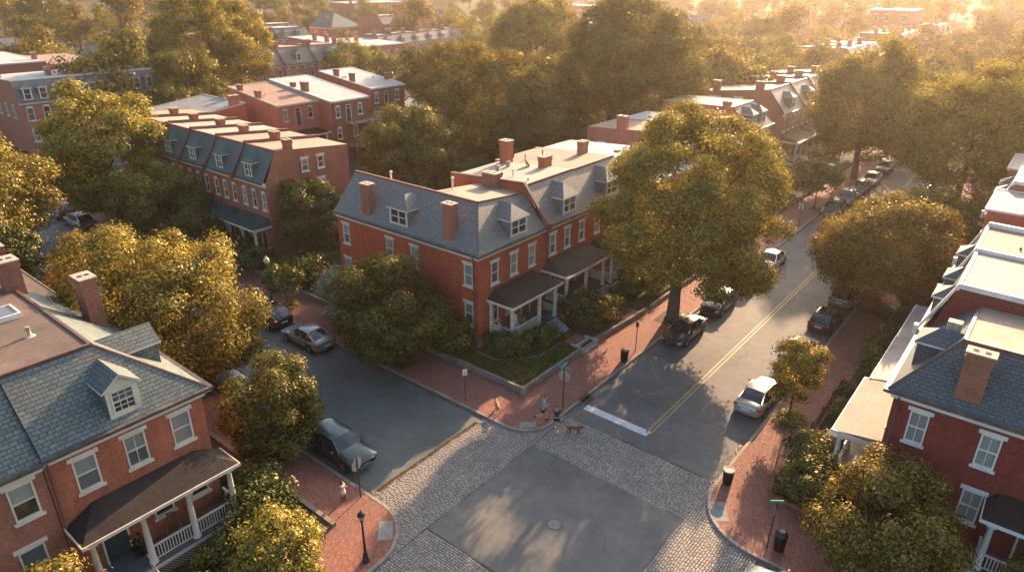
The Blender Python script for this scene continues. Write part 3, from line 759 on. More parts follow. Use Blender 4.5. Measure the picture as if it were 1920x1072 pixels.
def porch(h, side, W, D, a0, a1, dep, zd, ze, zt, cols, rails, steps=None, roof='porch_dark', trim='trim', deck='deck', round_=False,
          endrail=(True, True), hip=.9, inset_cols=(), lattice=True, step_mat='step', zg=.3, beam=.22, stepdep=None, colr=.13, shed=False):
    f = fr_map(side, W, D); tm = M[trim]
    # deck with fascia
    mb = MB(); mb.box(f(a0,.003,zd-.12), f(a1,dep,zd), 0); mb.box(f(a0-.03,.003,zd-.30), f(a1+.03,dep+.03,zd-.122), 1)
    mb.build('porch_deck', [M[deck], tm], h)
    mb = MB(); s = .16; nA = int((a1-a0)/s)
    if lattice:
        o = dep-.06
        mb.box(f(a0,o-.05,zg-.3), f(a1,o-.03,zd-.31), 1)  # near-black sheet, in the flue colour, stands in for shade under the deck
        k = 0; H_ = zd-.31-zg
        for i in range(int((a1-a0+H_)/s)):
            for sg in (0,1):
                xs = a0 + i*s - (H_ if sg == 0 else 0); p0, p1 = (xs, zg), (xs+H_, zd-.32)
                if sg: p0, p1 = (xs, zd-.32), (xs+H_, zg)
                if xs < a0 or xs+H_ > a1: continue
                w_ = .03
                mb.poly([f(p0[0],o+.01*sg,p0[1]), f(p0[0]+w_,o+.01*sg,p0[1]), f(p1[0]+w_,o+.01*sg,p1[1]), f(p1[0],o+.01*sg,p1[1])], 0)
        for ax in (a0+.04, a1-.04): mb.box(f(ax-.03,.1,zg-.3), f(ax+.03,o-.06,zd-.31), 0)
        mb.build('lattice', [tm, M['flue']], h)
    else:
        mb.box(f(a0+.05,.05,zg-.3), f(a1-.05,dep-.1,zd-.31)); mb.build('porch_base', M['brick_brown'], h)
    # roof
    mb = MB(); ov = .22; A0, A1, O = a0-ov, a1+ov, dep+ov; zE = ze
    ia = A0+hip if not shed else A0; ib = A1-hip if not shed else A1
    oi = 0.004; oh = min(O*.45, hip*.8)
    mb.poly([f(A0,O,zE), f(A1,O,zE), f(ib,oi,zt), f(ia,oi,zt)])
    if not shed:
        mb.poly([f(A0,O,zE), f(ia,oi,zt), f(A0,oi,zE)]); mb.poly([f(A1,O,zE), f(ib,oi,zt), f(A1,oi,zE)])
    else:
        mb.poly([f(A0,O,zE), f(A0,oi,zt), f(A0,oi,zE)]); mb.poly([f(A1,O,zE), f(A1,oi,zt), f(A1,oi,zE)])
    mb.build('porch_roof', M[roof], h)
    mb = MB()
    mb.box(f(A0-.03,O-.0,zE-.13), f(A1+.03,O+.05,zE+.03)); mb.box(f(A0-.03,.01,zE-.13), f(A0+.02,O,zE+.03)); mb.box(f(A1-.02,.01,zE-.13), f(A1+.03,O,zE+.03))
    mb.box(f(A0+.02,.01,zE-.10), f(A1-.02,O,zE-.06))
    mb.box(f(a0+.02,dep-.26,zE-.10-beam), f(a1-.02,dep-.06,zE-.10)); mb.box(f(a0+.02,.01,zE-.10-beam), f(a0+.2,dep-.27,zE-.10)); mb.box(f(a1-.2,.01,zE-.10-beam), f(a1-.02,dep-.27,zE-.10))
    mb.build('porch_beam', tm, h)
    zc = zE-.10-beam
    allc = [(a, dep-.16) for a in cols] + [(a, .14) for a in inset_cols]
    for (a, o) in allc:
        mb = MB(); c = f(a, o, zd)
        if round_:
            H_ = zc-zd
            mb.lathe(c, [(colr*1.5,0),(colr*1.5,.09),(colr*1.15,.12),(colr*1.1,H_*.4),(colr*.85,H_-.16),(colr*1.1,H_-.12),(colr*1.25,H_-.06)], 14)
            mb.box((c[0]-colr*1.4,c[1]-colr*1.4,c[2]+H_-.06),(c[0]+colr*1.4,c[1]+colr*1.4,c[2]+H_))
        else:
            r = colr*.75; H_ = zc-zd
            mb.box((c[0]-r,c[1]-r,c[2]+.14),(c[0]+r,c[1]+r,c[2]+H_-.14)); mb.box((c[0]-r*1.35,c[1]-r*1.35,c[2]),(c[0]+r*1.35,c[1]+r*1.35,c[2]+.14)); mb.box((c[0]-r*1.35,c[1]-r*1.35,c[2]+H_-.14),(c[0]+r*1.35,c[1]+r*1.35,c[2]+H_))
        mb.build('column', tm, h)
    def rail(p0, p1):
        (a_, o_), (b_, q_) = p0, p1; mb = MB(); L = math.hypot(b_-a_, q_-o_); n = max(2, int(L/.13)); t = .028
        def bar(z_0, z_1, wd):
            if abs(b_-a_) > abs(q_-o_): mb.box(f(a_,o_-wd,z_0), f(b_,o_+wd,z_1))
            else: mb.box(f(a_-wd,o_,z_0), f(a_+wd,q_,z_1))
        bar(zd+.80, zd+.87, .045); bar(zd+.10, zd+.15, .03)
        for k in range(1, n):
            a, o = a_+(b_-a_)*k/n, o_+(q_-o_)*k/n
            mb.box(f(a-t/1.4,o-t/1.4,zd+.15), f(a+t/1.4,o+t/1.4,zd+.80))
        mb.build('railing', tm, h)
    for (r0, r1) in rails: rail((r0, dep-.16), (r1, dep-.16))
    if endrail[0]: rail((a0+.1, .2), (a0+.1, dep-.24))
    if endrail[1]: rail((a1-.1, .2), (a1-.1, dep-.24))
    if steps:
        s0, s1 = steps; n = max(2, round((zd-zg)/.18)); mb = MB(); tr = .30
        for k in range(n):
            z = zd-(zd-zg)*(k+1)/(n+1)
            mb.box(f(s0,dep+.031+k*tr,zg-.2), f(s1,dep+.031+(k+1)*tr,z-.035), 1); mb.box(f(s0-.03,dep+.031+k*tr-.0,z-.033), f(s1+.03,dep+.031+(k+1)*tr+.03,z), 0)
        mb.build('porch_steps', [M[step_mat], tm], h)
        mb = MB(); Lx = dep+.05+n*tr
        for a in (s0+.06, s1-.06):
            p0 = f(a,dep+.06,zd+.8); p1 = f(a,Lx,zg+.85)
            mb.tube([p0,p1],[.022,.022],6); mb.tube([f(a,Lx,zg),f(a,Lx,zg+.88)],[.025,.025],6)
            for k in range(1,8):
                t = k/8; o = dep+.06+(Lx-dep-.06)*t; zz = zd+.8+(zg+.85-zd-.8)*t
                mb.tube([f(a,o,zz-.72),f(a,o,zz)],[.011,.011],4,cap=False)
        mb.build('step_handrail', M['iron'] if not round_ else tm, h)
# ------------------------------------------------------------------ the buildings
UP, HH = 5.12, 1.64
def wrow(side, al, z, w=.82, hh=HH, **kw): return [(side, a, z, w, hh, kw) for a in al]
CUR = dict(pane=0)
# corner house, seen from its south corner
m1 = house('corner_house', 'red brick corner house with grey slate mansard and two tall chimneys above the lawn', (-44.5,32.5), 0, 15.33, 7.47, 7.6, 10.5, 2.3, 10.0,
    hipR=1.97, wall='brick_paint', slate='slate', top='roof_tan', split=9.0, found=1.15,
    windows=wrow('front',(1.05,6.3),UP,.8,pane=1)+wrow('front',(9.0,),UP,.8,style='2/2',pane=0)+wrow('front',(14.42,),UP,pane=0)+wrow('front',(.98,14.42),2.12,.82,1.66)+[('front',14.55,.62,.7,.42,dict(lintel=False))]
      +wrow('right',(1.8,3.98,6.16),4.98,.82,1.66)+wrow('right',(1.75,3.5),2.0,.85,1.75,style='2/2'),
    doors=[('right',5.45,1.2,1.15,2.6,'door_wood')],
    dormers=[dict(side='front',a=7.42,zb=8.05,ze=9.4,zr=10.28,w=1.95), dict(side='right',a=4.45,zb=7.95,ze=9.28,zr=10.2,w=1.95,d=1.97)],
    chimneys=[(3.7,.36,.9,.62,10.5,'brick_old'),(12.45,.36,.88,.62,10.68,'brick_old'),(10.5,7.1,1.3,.6,11.15,'brick_brown')], pipes=[('front',15.0)])
porch(m1,'right',15.33,7.47, 1.1,6.75,2.2,1.2,3.98,4.6, [1.28,4.5,6.5], [(1.4,4.38)], steps=(4.7,6.5), inset_cols=(1.22,), endrail=(True,False), zg=.46)
porch(m1,'left',15.33,7.47, 2.2,5.2,1.5,.9,3.4,3.7,[2.35,5.05],[(2.45,4.95)],roof='porch_grey',zg=.46,lattice=False,shed=True)
# pipe vents, aerials of the corner house
for (x,y,z0,z1) in ((-44.5+3.05,35.9,9.2,10.75),(-44.5+9.4,36.4,9.6,11.25)):
    mb = MB(); mb.tube([(x+44.5,y-32.5,z0),(x+44.5,y-32.5,z1-.12)],[.07,.07],8); mb.lathe((x+44.5,y-32.5,z1-.12),[(.07,0),(.12,.02),(.12,.16),(.05,.2)],8); mb.build('vent_pipe', M['white'], m1)
m2 = house('row_house', 'second red brick house up the hill with one twin-window dormer, joined to the corner house', (-29.17,40.0), R(90), 6.6, 9.6, 7.62, 10.55, 1.97, 10.05,
    wall='brick_paint', slate='slate', top='membrane_cream', parL=True, found=1.3,
    windows=wrow('front',(1.35,3.35,5.44),5.12,.82,1.66,style='1/1',pane=1)+wrow('front',(1.5,),2.3,.85,1.65),
    doors=[('front',4.2,1.6,1.1,2.5,'door_green')], dormers=[dict(side='front',a=3.45,zb=8.0,ze=9.38,zr=10.3,w=1.9)],
    chimneys=[(6.3,8.8,.8,.9,12.0,'brick_red'),(6.35,4.6,1.15,.6,11.25,'brick_red')], pipes=[('front',.35)], trim='white')
porch(m2,'front',6.6,9.6,.1,6.2,2.35,1.6,4.2,4.85,[.3,3.0,5.6],[(.42,2.88)],steps=(3.3,5.3),roof='porch_shingle',endrail=(True,True),zg=.46,deck='deck',step_mat='steps_stone')
m3 = house('row_house', 'third brick house up the hill, brown flat roof, half behind the big tree', (-29.17,46.6), R(90), 6.4, 10.4, 7.62, 10.5, 1.97, 10.0,
    wall='brick_paint', slate='slate', top='roof_brown', parL=False, windows=wrow('front',(1.2,3.2,5.2),5.12)+wrow('front',(1.3,),2.3), doors=[('front',4.3,1.3,1.1,2.5)], dormers=[dict(side='front',a=3.2,zb=8.0,ze=9.38,zr=10.3,w=1.9)],
    chimneys=[(6.1,5.0,.9,.6,11.4,'brick_pale')])
porch(m3,'front',6.4,10.4,.2,6.2,2.3,1.3,4.0,4.6,[.4,3.1,5.9],[(.5,3.0)],steps=(3.4,5.2),roof='porch_shingle',zg=.46,step_mat='steps_stone')
m4 = house('row_house', 'fourth brick house up the hill with a pale flat roof, behind the big street tree', (-29.17,53.0), R(90), 6.2, 10.8, 7.5, 10.2, 1.97, 9.7,
    wall='brick_red', slate='slate', top='membrane_white', parL=True, windows=wrow('front',(1.2,3.1,5.0),5.0)+wrow('front',(1.3,),2.2), doors=[('front',4.2,1.2,1.1,2.5)], dormers=[dict(side='front',a=3.1,zb=7.9,ze=9.2,zr=9.9,w=1.7)])
m5 = house('row_house', 'low brick house with white flat roof between taller chimneyed houses, behind the big tree', (-29.17,59.2), R(90), 7.3, 13, 7.4, None, Hb=7.6,
    wall='brick_red', top='membrane_white', windows=wrow('front',(1.3,3.6,5.9),4.9)+wrow('back',(2,5),4.8))
m6 = house('row_house', 'brick house with chimney stacks on its gable, just above the big tree', (-29.17,66.6), R(90), 6.4, 13.5, 7.5, 10.3, 1.97, 9.6,
    wall='brick_pale', slate='slate', top='roof_brown', windows=wrow('front',(1.2,3.2,5.2),5.0), dormers=[dict(side='front',a=3.2,zb=7.9,ze=9.2,zr=9.9,w=1.7)],
    chimneys=[(.4,9.2,.7,1.1,11.2),(.4,5.2,.7,1.1,11.1)])
put_window(m6,'left',6.4,13.5,11.5,6.6,.9,1.4,inset=-.1,trim=M['white'])
m7 = house('row_house', 'brick house with white roof beyond the big tree, left of the two grey dormers', (-29.17,73.1), R(90), 6.2, 13, 7.5, 10.3, 1.97, 9.7,
    wall='brick_pale', slate='slate', top='membrane_white', windows=wrow('front',(1.2,3.2,5.2),5.0), dormers=[dict(side='front',a=3.1,zb=7.9,ze=9.2,zr=9.9,w=1.7)], chimneys=[(5.8,7,.6,1.0,11.3)])
m8 = house('row_house', 'house with two grey gabled dormers on a pale mansard peeking over the big tree', (-31.0,85.3), R(90), 8.0, 12, 7.4, 10.4, 2.2, 10.2, hipR=1.6,
    wall='brick_pale', slate='slate', top='membrane_cream', trim='white', windows=wrow('front',(1.2,3.2,5.2,7.0),5.0)+wrow('right',(2.0,5.0),5.0)+wrow('front',(1.4,),2.1), doors=[('front',5.0,1.0,1.1,2.5)],
    dormers=[dict(side='front',a=2.2,zb=8.0,ze=9.5,zr=10.2,w=1.6), dict(side='front',a=5.3,zb=8.0,ze=9.5,zr=10.2,w=1.6)], chimneys=[(.5,3.3,.7,.9,10.9)])
porch(m8,'front',8,12,.3,7.7,2.4,1.0,3.8,4.3,[.5,2.9,5.1,7.5],[(.6,2.8)],steps=(3.2,4.9),roof='porch_grey',trim='white',zg=.4)
# the tall-gabled row farther up
tops = ['roof_tan','membrane_white','membrane_cream','membrane_white','roof_brown','membrane_cream']
lab = ['end house of the far row, its broad brick gable facing down the street', 'second house of the far row past the broad brick gable, grey dormer in sunlit haze',
       'third house of the far row past the brick gable, next to the tall street tree', 'fourth house of the far row past the brick gable, mostly behind the tall street tree']
for i in range(4):
    hx = house('row_house', lab[i], (-32,101.0+8.3*i), R(90), 8.3, 12.5, 7.4, 10.7, 2.4, 9.6, wall='brick_pale', slate='slate', top=tops[i], trim='white', parL=i>0,
        windows=wrow('front',(1.2,3.25,5.3,7.1),4.9,.8,1.8)+wrow('front',(1.5,7.0),2.1), doors=[('front',4.2,1.0,1.1,2.5)],
        dormers=[dict(side='front',a=4.0,zb=7.9,ze=9.5,zr=10.1,w=1.7)], chimneys=[(.5 if i else .4,4.0,.8,1.1,11.6),(.5,10.5 if i == 0 else 8,.8,1.0,11.2)], group='houses of the far row')
    if i == 0:
        put_window(hx,'left',8.3,12.5,10.6,8.0,2.0,.95,'double',inset=-.1,trim=M['white']); put_window(hx,'left',8.3,12.5,6.8,8.2,1.1,.9,inset=-.1,trim=M['white'])
    porch(hx,'front',8.3,12.5,.2,8.0,2.6,1.0,3.8,4.5,[.4,3.0,5.4,7.8],[(.5,2.9),(5.5,7.7)],steps=(3.3,5.2),roof='porch_shingle',trim='white',zg=.4)
# left bottom houses
l1 = house('near_house', 'near left house with white gabled dormer, teal slate roof and long dark porch roof', (-28.0,5.3), R(90), 6.6, 12.2, 7.62, 10.5, 2.35, 10.45,
    hipR=3.14, wall='brick_red', slate='slate_teal', top='roof_rust', windows=wrow('front',(1.4,),5.36,.92,1.58,pane=1)+wrow('front',(3.42,),5.36,.92,1.58,pane=1,style='2/2')+wrow('front',(5.45,),5.36,.92,1.58,pane=0)+wrow('right',(2.5,6.0,9.2),5.2)+wrow('front',(3.9,5.6),2.2,.9,1.6), doors=[('front',1.7,1.2,1.15,2.6,'door_green')],
    dormers=[dict(side='front',a=3.42,zb=8.0,ze=9.42,zr=9.98,w=1.3,gable=True,style='6'), dict(side='right',a=3.25,zb=8.3,ze=9.5,zr=10.15,w=1.45,gable=True,d=3.14)],
    chimneys=[(5.75,8.5,.72,1.05,11.2,'brick_brown'),(3.5,11.6,.8,1.0,12.0,'brick_brown')], pipes=[('front',.12)], ridge='ridge_brown')
porch(l1,'front',6.6,12.2,.25,6.7,1.55,1.2,4.12,4.72,[.45,2.5,4.5,6.5],[(2.65,4.38),(4.62,6.38)],steps=(.7,2.3),round_=True,endrail=(False,True),hip=1.25,zg=.3,colr=.13)
mb = MB(); mb.box((1.7,7.6,10.45),(2.6,9.0,10.72),0); mb.box((1.8,7.7,10.72),(2.5,8.9,10.74),1); mb.build('skylight', [M['white'], M['glass_mid']], l1)
mb = MB(); mb.tube([(2.1,5.2,10.4),(2.1,5.2,10.95)],[.09,.09],8); mb.lathe((2.1,5.2,10.46),[(.3,0),(.1,.1)],10); mb.build('vent_pipe', M['chimney_cap'], l1)
l2 = house('near_house', 'porchless brick house with stone lintels at the left edge, beside the long dark porch', (-28.05,-1.5), R(90), 6.79, 12.2, 7.5, 10.45, 2.35, 10.4,
    wall='brick_old', slate='slate_teal', top='roof_rust', windows=wrow('front',(1.9,3.9,5.9),5.36,.92,1.6,pane=2)+wrow('front',(2.0,5.6),2.1,.95,1.9,pane=3), ridge='ridge_brown')
ll = house('brick_house', 'brick house with stone parapets and chimneys at the left edge beyond the near house', (-42.6,11.3), R(180), 13, 12, 8.1, None, Hb=8.3, wall='brick_brown', top='roof_rust', trim='chimney_cap',
    windows=wrow('front',(1.6,4.2,7.0,10),5.0)+wrow('left',(3,6),5.0), chimneys=[(5.2,1.0,1.0,.7,10.3,'brick_brown'),(9.0,1.0,1.0,.7,10.2,'brick_brown')])
# right hand houses
r1 = house('near_house', 'near right house with blue slate hip roof and big brick chimney over dark red wall', (-3.08,32.35), 0, 16, 7.05, 7.6, 10.2, 1.75, 9.9,
    hipL=1.95, wall='brick_dark', slate='slate_blue', top='roof_tan', trim='white', ridge='ridge_brown',
    windows=wrow('front',(1.22,4.03,7.2),5.22,.8,1.66,style='2/2',pane=0)+wrow('front',(1.22,4.05),2.15,.82,1.7,style='2/2')+wrow('left',(1.6,5.6),2.0,.85,1.8)+wrow('left',(1.2,3.6,5.9),5.1),
    doors=[('left',3.5,1.0,1.1,2.5,'door_green'),('front',6.6,1.0,1.1,2.5,'door_wood')],
    dormers=[dict(side='left',a=2.7,zb=8.2,ze=9.5,zr=10.05,w=1.5,d=1.95), dict(side='front',a=6.15,zb=8.1,ze=9.4,zr=9.95,w=1.5)],
    chimneys=[(2.72,.36,1.02,.62,10.4,'brick_old')], pipes=[('front',.25)])
porch(r1,'left',16,7.05,.95,7.0,2.1,1.0,3.92,4.25,[1.1,4.0,6.8],[(3.0,3.9)],steps=None,roof='porch_metal',trim='white',deck='deck_tan',round_=True,endrail=(True,False),zg=.3,shed=True,beam=.34)
porch(r1,'front',16,7.05,4.75,10.5,1.55,1.0,3.8,4.3,[5.0,7.6,10.2],[(5.15,7.5)],steps=(7.8,9.6),roof='porch_dark',trim='white',round_=True,endrail=(True,False),zg=.3,hip=.5)
r2 = house('row_house', 'white flat-roofed house with white parapets, directly behind the near right house', (-3.12,46.1), R(-90), 6.68, 15, 7.6, 10.55, .85, 10.3, wall='brick_dark', slate='slate_blue', top='membrane_cream', trim='white', ridge='white', parR=True,
    windows=wrow('front',(1.3,3.3,5.3),5.1)+wrow('front',(1.4,),2.1), doors=[('front',4.4,1.0,1.1,2.5)], dormers=[dict(side='front',a=1.5,zb=8.0,ze=9.5,zr=10.0,w=1.5),dict(side='front',a=4.8,zb=8.0,ze=9.5,zr=10.0,w=1.5)])
porch(r2,'front',6.68,15,.2,6.3,1.8,1.0,4.0,4.3,[.4,3.3,6.1],[(.5,3.2)],steps=(3.5,5.9),roof='porch_grey',trim='white',zg=.3,shed=True,step_mat='steps_stone')
r3 = house('row_house', 'house with brown felt roof framed by white parapets at the right edge', (-3.12,52.3), R(-90), 6.18, 15, 7.6, 10.5, .75, 10.2, wall='brick_dark', slate='slate_blue', top='roof_brown', trim='white', ridge='white', parR=True, parL=True,
    windows=wrow('front',(1.2,3.1,5.0),5.1)+wrow('front',(1.4,),2.1), doors=[('front',4.4,1.0,1.1,2.5)], dormers=[dict(side='front',a=3.0,zb=8.0,ze=9.5,zr=10.0,w=1.5)], chimneys=[(5.2,6.0,.7,1.1,11.4,'brick_brown')])
porch(r3,'front',6.18,15,.2,5.8,1.8,1.0,3.9,4.2,[.4,3.1,5.7],[(.5,3.0)],steps=(3.4,5.4),roof='porch_grey',trim='white',zg=.3,shed=True)
r4 = house('row_house', 'house with bare red brick side wall and cream roof at the right edge', (-3.0,65.0), R(-90), 6.6, 15, 9.9, None, Hb=10.1, wall='brick_red', top='membrane_cream', trim='white',
    windows=wrow('front',(1.3,3.3,5.3),5.1)+wrow('front',(1.4,4.5),2.1)+wrow('front',(1.3,3.3,5.3),7.9,.8,1.4))
porch(r4,'front',6.6,15,.2,6.3,1.7,1.0,4.0,4.3,[.4,3.3,6.1],[(.5,3.2)],roof='porch_grey',trim='white',zg=.3,shed=True)
r4b = house('low_house', 'low pale-roofed brick wing between the brown roof and the bare brick wall', (-3.6,58.3), R(-90), 5.9, 10, 6.2, None, Hb=6.4, wall='brick_red', top='membrane_white', trim='white', windows=wrow('front',(1.5,4.2),2.2))
r5 = house('row_house', 'glazed-dormer house at the right edge past the cream roof', (-3.1,72.3), R(-90), 7.1, 15, 7.6, 10.5, .9, 10.2, wall='brick_red', slate='slate_blue', top='membrane_white', trim='white', ridge='white', parR=True,
    windows=wrow('front',(1.3,3.4,5.5),5.1), dormers=[dict(side='front',a=2.0,zb=8.0,ze=9.5,zr=10.0,w=1.5),dict(side='front',a=5.2,zb=8.0,ze=9.5,zr=10.0,w=1.5)])
r6 = house('row_house', 'farthest cream-roofed house of the right-hand row, at the edge of the photo', (-3.1,80.5), R(-90), 7.0, 15, 9.9, None, Hb=10.1, wall='brick_red', top='membrane_cream', trim='white', windows=wrow('front',(1.3,3.4,5.5),5.1))
# the row on the side street
rl = ['end house of the side-street row, its wide brick side wall facing the corner house', 'second house from the brick end wall of the side-street row', 'third house from the brick end wall of the side-street row',
      'fourth house from the brick end wall of the side-street row', 'fifth house from the brick end wall of the side-street row, behind tree tops', 'sixth house from the brick end wall, hidden low behind the big tree']
rt_ = ['roof_tan','roof_tan','membrane_cream','membrane_cream','membrane_cream','roof_tan']
for i in range(6):
    hx = house('row_house', rl[i], (-60.3-5.0*i,33.0), 0, 5.0, 9.5, 7.75, 10.6, 1.35, 9.85, wall='brick_old' if i == 0 else 'brick_red', slate='slate_green', top=rt_[i], parL=i<5, trim='trim', ridge='ridge', group='houses of the side-street row',
        windows=wrow('front',(1.2,2.8,4.4),5.2,.66,1.62)+wrow('front',(1.2,),2.1,.7,1.6), doors=[('front',3.6,.9,1.0,2.5)], arched=True,
        dormers=[dict(side='front',a=2.6,zb=8.1,ze=9.5,zr=10.2,w=1.25)], chimneys=[(4.6,3.0,.8,.55,11.3),] if i == 0 else [(4.7,4.6+.3*(i%2),.95,.6,11.1)])
    if i == 0:
        for (a,z,hh) in ((4.3,8.2,1.15),(6.1,8.2,1.15),(6.0,6.05,1.1)): put_window(hx,'right',5.0,9.5,a,z,.72,hh,inset=-.1,trim=M['trim'])
    if i < 4: porch(hx,'front',5.0,9.5,.1,4.9,1.75,.9,3.85,4.5,[.3,2.6,4.7],[(2.8,4.5)],steps=(.8,2.2),roof='porch_green',zg=.46,hip=.4,lattice=False)
# houses behind them, seen from the back
b1 = house('back_house', 'brick house with brown flat roof seen from behind, left of the pale-roofed ones', (-83.6,53.1), R(90), 6.9, 11.5, 9.0, None, Hb=10.5, wall='brick_pale', top='roof_brown', trim='trim_dull', arched=True,
    windows=wrow('front',(1.25,5.3),6.85,.8,1.5)+wrow('front',(1.25,),4.0), doors=[('front',3.3,6.1,.95,2.35,'door_green'),('front',4.0,.8,.95,2.3,'door_wood')], chimneys=[(.35,9.0,.5,.8,11.0),(.35,4.6,.5,.9,10.6)])
porch(b1,'front',6.9,11.5,2.3,6.6,2.0,.8,4.9,5.4,[2.5,4.5,6.4],[],roof='porch_dark',trim='white',zg=.46,lattice=False)
b2 = house('back_house', 'brick house with pale flat roof and a wooden balcony on its back wall', (-81.0,60.05), R(90), 6.75, 14.5, 9.0, None, Hb=10.8, wall='brick_brown', top='membrane_white', trim='white', arched=True,
    windows=wrow('front',(1.15,5.1),6.75,.8,1.5)+wrow('front',(1.15,4.0),3.75,.8,1.5), doors=[('front',3.0,6.0,.95,2.35,'door_green'),('front',5.4,.8,.95,2.3,'door_green')], chimneys=[(.6,6.5,.6,1.2,11.1),(.5,9.2,.5,.7,10.8)], pipes=[('front',.15)])
f = fr_map('front',6.75,14.5)
mb = MB(); mb.box(f(2.4,.02,5.75),f(7.6,1.9,5.93))
for a in (2.5,5.0,7.5): mb.box(f(a-.07,1.75,.3),f(a+.07,1.89,6.95))
for z in (6.2,6.85): mb.box(f(2.4,1.82,z),f(7.6,1.88,z+.07)); mb.box(f(2.4,.1,z),f(2.46,1.8,z+.07)); mb.box(f(7.54,.1,z),f(7.6,1.8,z+.07))
for k in range(26): mb.box(f(2.5+.2*k,1.84,5.95),f(2.53+.2*k,1.87,6.85))
mb.box(f(2.4,.02,2.5),f(7.6,1.9,2.65)); mb.build('balcony', M['wood_grey'], b2)
mb = MB()
for k in range(14):
    mb.box((7.7+.0,-1.8+.0+.28*k-1.2,5.8-.4*k),(8.7,-1.8+.28*k-.9,5.86-.4*k))
mb.build('stair', M['wood_grey'], b2)
b3 = house('back_house', 'brick house with white roof and small white portico, third of the group seen from behind', (-86.0,71.6), R(90), 6.9, 12.8, 9.1, None, Hb=10.7, wall='brick_brown', top='membrane_white', trim='white',
    windows=wrow('front',(1.0,5.3),6.85,.78,1.5)+wrow('front',(1.0,),3.9,.78,1.5), doors=[('front',3.0,6.4,.85,2.1,'door_green'),('front',3.4,1.0,.95,2.3,'door_green')], chimneys=[(.4,8.8,.5,.9,11.3),(.35,4.8,.5,.9,11.0),(6.4,3.5,.5,.6,10.6)])
porch(b3,'front',6.9,12.8,2.2,4.9,1.6,1.0,4.9,5.2,[2.4,4.7],[],roof='porch_dark',trim='white',zg=.46,lattice=False,shed=True)
house('low_brick_building', 'low brick building with pale sloping metal roof, behind the side-street row', (-98.5,42.5), 0, 11, 8.5, 8.3, None, Hb=9.3, wall='brick_red', top='porch_grey', trim='trim_dull', windows=wrow('front',(2,5,8),5.2)+wrow('right',(2,5),5.2), chimneys=[(10.4,7.2,.8,1.2,10.4,'brick_pale')])
# across the cross street, upper left
tl = ['brick house with three white arched dormers at the left edge', 'brick house next to the one with three white dormers, mostly behind tree crowns', 'house of the upper-left row peeking between the tree crowns']
for i in range(3):
    house('town_house', tl[i], (-121.5,34.6+6.9*i), R(90), 6.9, 14, 7.7, 10.75, 1.3, 10.4, wall='brick_pale', slate='slate', top='membrane_white', trim='white', arched=True, ridge='white',
        windows=wrow('front',(1.2,3.4,5.6),5.0,.95,1.9)+wrow('left',(3,6,9),5.2,.8,1.8)+wrow('front',(1.2,),1.9,.9,1.8), doors=[('front',4.4,1,1.1,2.5)],
        dormers=[dict(side='front',a=a,zb=8.0,ze=9.75,zr=10.2,w=1.15,style='1/1') for a in (1.4,3.5,5.6)], chimneys=[(.5,8,.6,1,11.6),(6.5,5,.6,1,11.6)], group='houses across the cross street')
house('brick_building', 'plain brick block with white coping at the upper left edge', (-152,38.5), R(90), 11, 22, 10.3, None, Hb=10.5, wall='brick_pale', top='membrane_white', trim='white', windows=wrow('front',(9.5,),5.5), chimneys=[(10.5,4,.7,1,11.6)])
house('brick_building', 'brick block with cornice brackets just right of the plain block at upper left', (-150,50.5), R(90), 9, 20, 9.6, None, Hb=9.8, wall='brick_pale', top='roof_brown', trim='chimney_cap', windows=wrow('front',(2,4.5,7),5.5), chimneys=[(8.5,4,.7,1,11.2)])
house('hipped_house', 'dark brick house with green hipped roof among the trees at upper left', (-178,68), R(90), 15, 13, 6.8, 10.0, 5.5, 9.9, hipL=5.5, hipR=5.5, wall='brick_brown', slate='slate_green', top='roof_brown', trim='white', windows=wrow('front',(3,6,9,12),3.5)+wrow('left',(4,9),3.5), chimneys=[(7,9,.8,.8,12.5)])
house('gabled_house', 'pale-roofed brick house at the far left edge behind the round tree', (-205,50), R(90), 13, 14, 7.5, 11, 4, 9, wall='brick_red', slate='slate', top='membrane_white', trim='white', windows=wrow('front',(2,5,8,11),4.5), chimneys=[(.5,6,.8,1,12.5),(12.5,6,.8,1,12.5)])
for i, lb in enumerate(['slate-roofed house with arched dormer, left one of the pair behind the brown flat roof', 'slate-roofed house with arched dormer, right one of the pair above the white flat roofs', 'brick house left of the dormered pair, behind the tallest tree at upper left']):
    x = (-134,-134,-134)[i]; y = (88.2,96.4,80.0)[i]
    house('town_house', lb, (x,y), R(90), 8.1, 12, 7.6, 11.0, 2.3, 10.6, wall='brick_pale', slate='slate', top='roof_brown', parL=True, arched=True, trim='trim', ridge='ridge_brown',
        windows=wrow('front',(1.2,3.3,5.5,7.2),4.9,.85,1.9)+wrow('front',(2,6),1.9,.85,1.7), dormers=[dict(side='front',a=4.2,zb=8.2,ze=9.9,zr=10.6,w=1.3,gable=True,style='1/1')], chimneys=[(.5,2.6,.6,.9,12.2),(7.6,2.6,.6,.9,12.2)])
house('brick_building', 'narrow brick house with white flat roof right of the slate-roofed pair', (-148,113), R(90), 7.5, 20, 9.6, None, Hb=10.2, wall='brick_pale', top='membrane_white', trim='white', windows=wrow('front',(2,5.5),6)+wrow('left',(4,9),6), chimneys=[(.5,4,.7,1,11.6),(.5,9,.7,1,11.8),(7,4,.7,1,11.6)])
house('brick_building', 'wide white-roofed brick house in the sunlit gap right of the round tree', (-150,124), R(90), 14, 18, 8.2, None, Hb=8.8, wall='brick_pale', top='membrane_white', trim='white', windows=wrow('front',(2,5,8,11),5)+wrow('left',(4,9),5), chimneys=[(.5,4,.7,1,10.6)])
mid = None
ml = ['first', 'second', 'third', 'fourth', 'fifth', 'sixth']
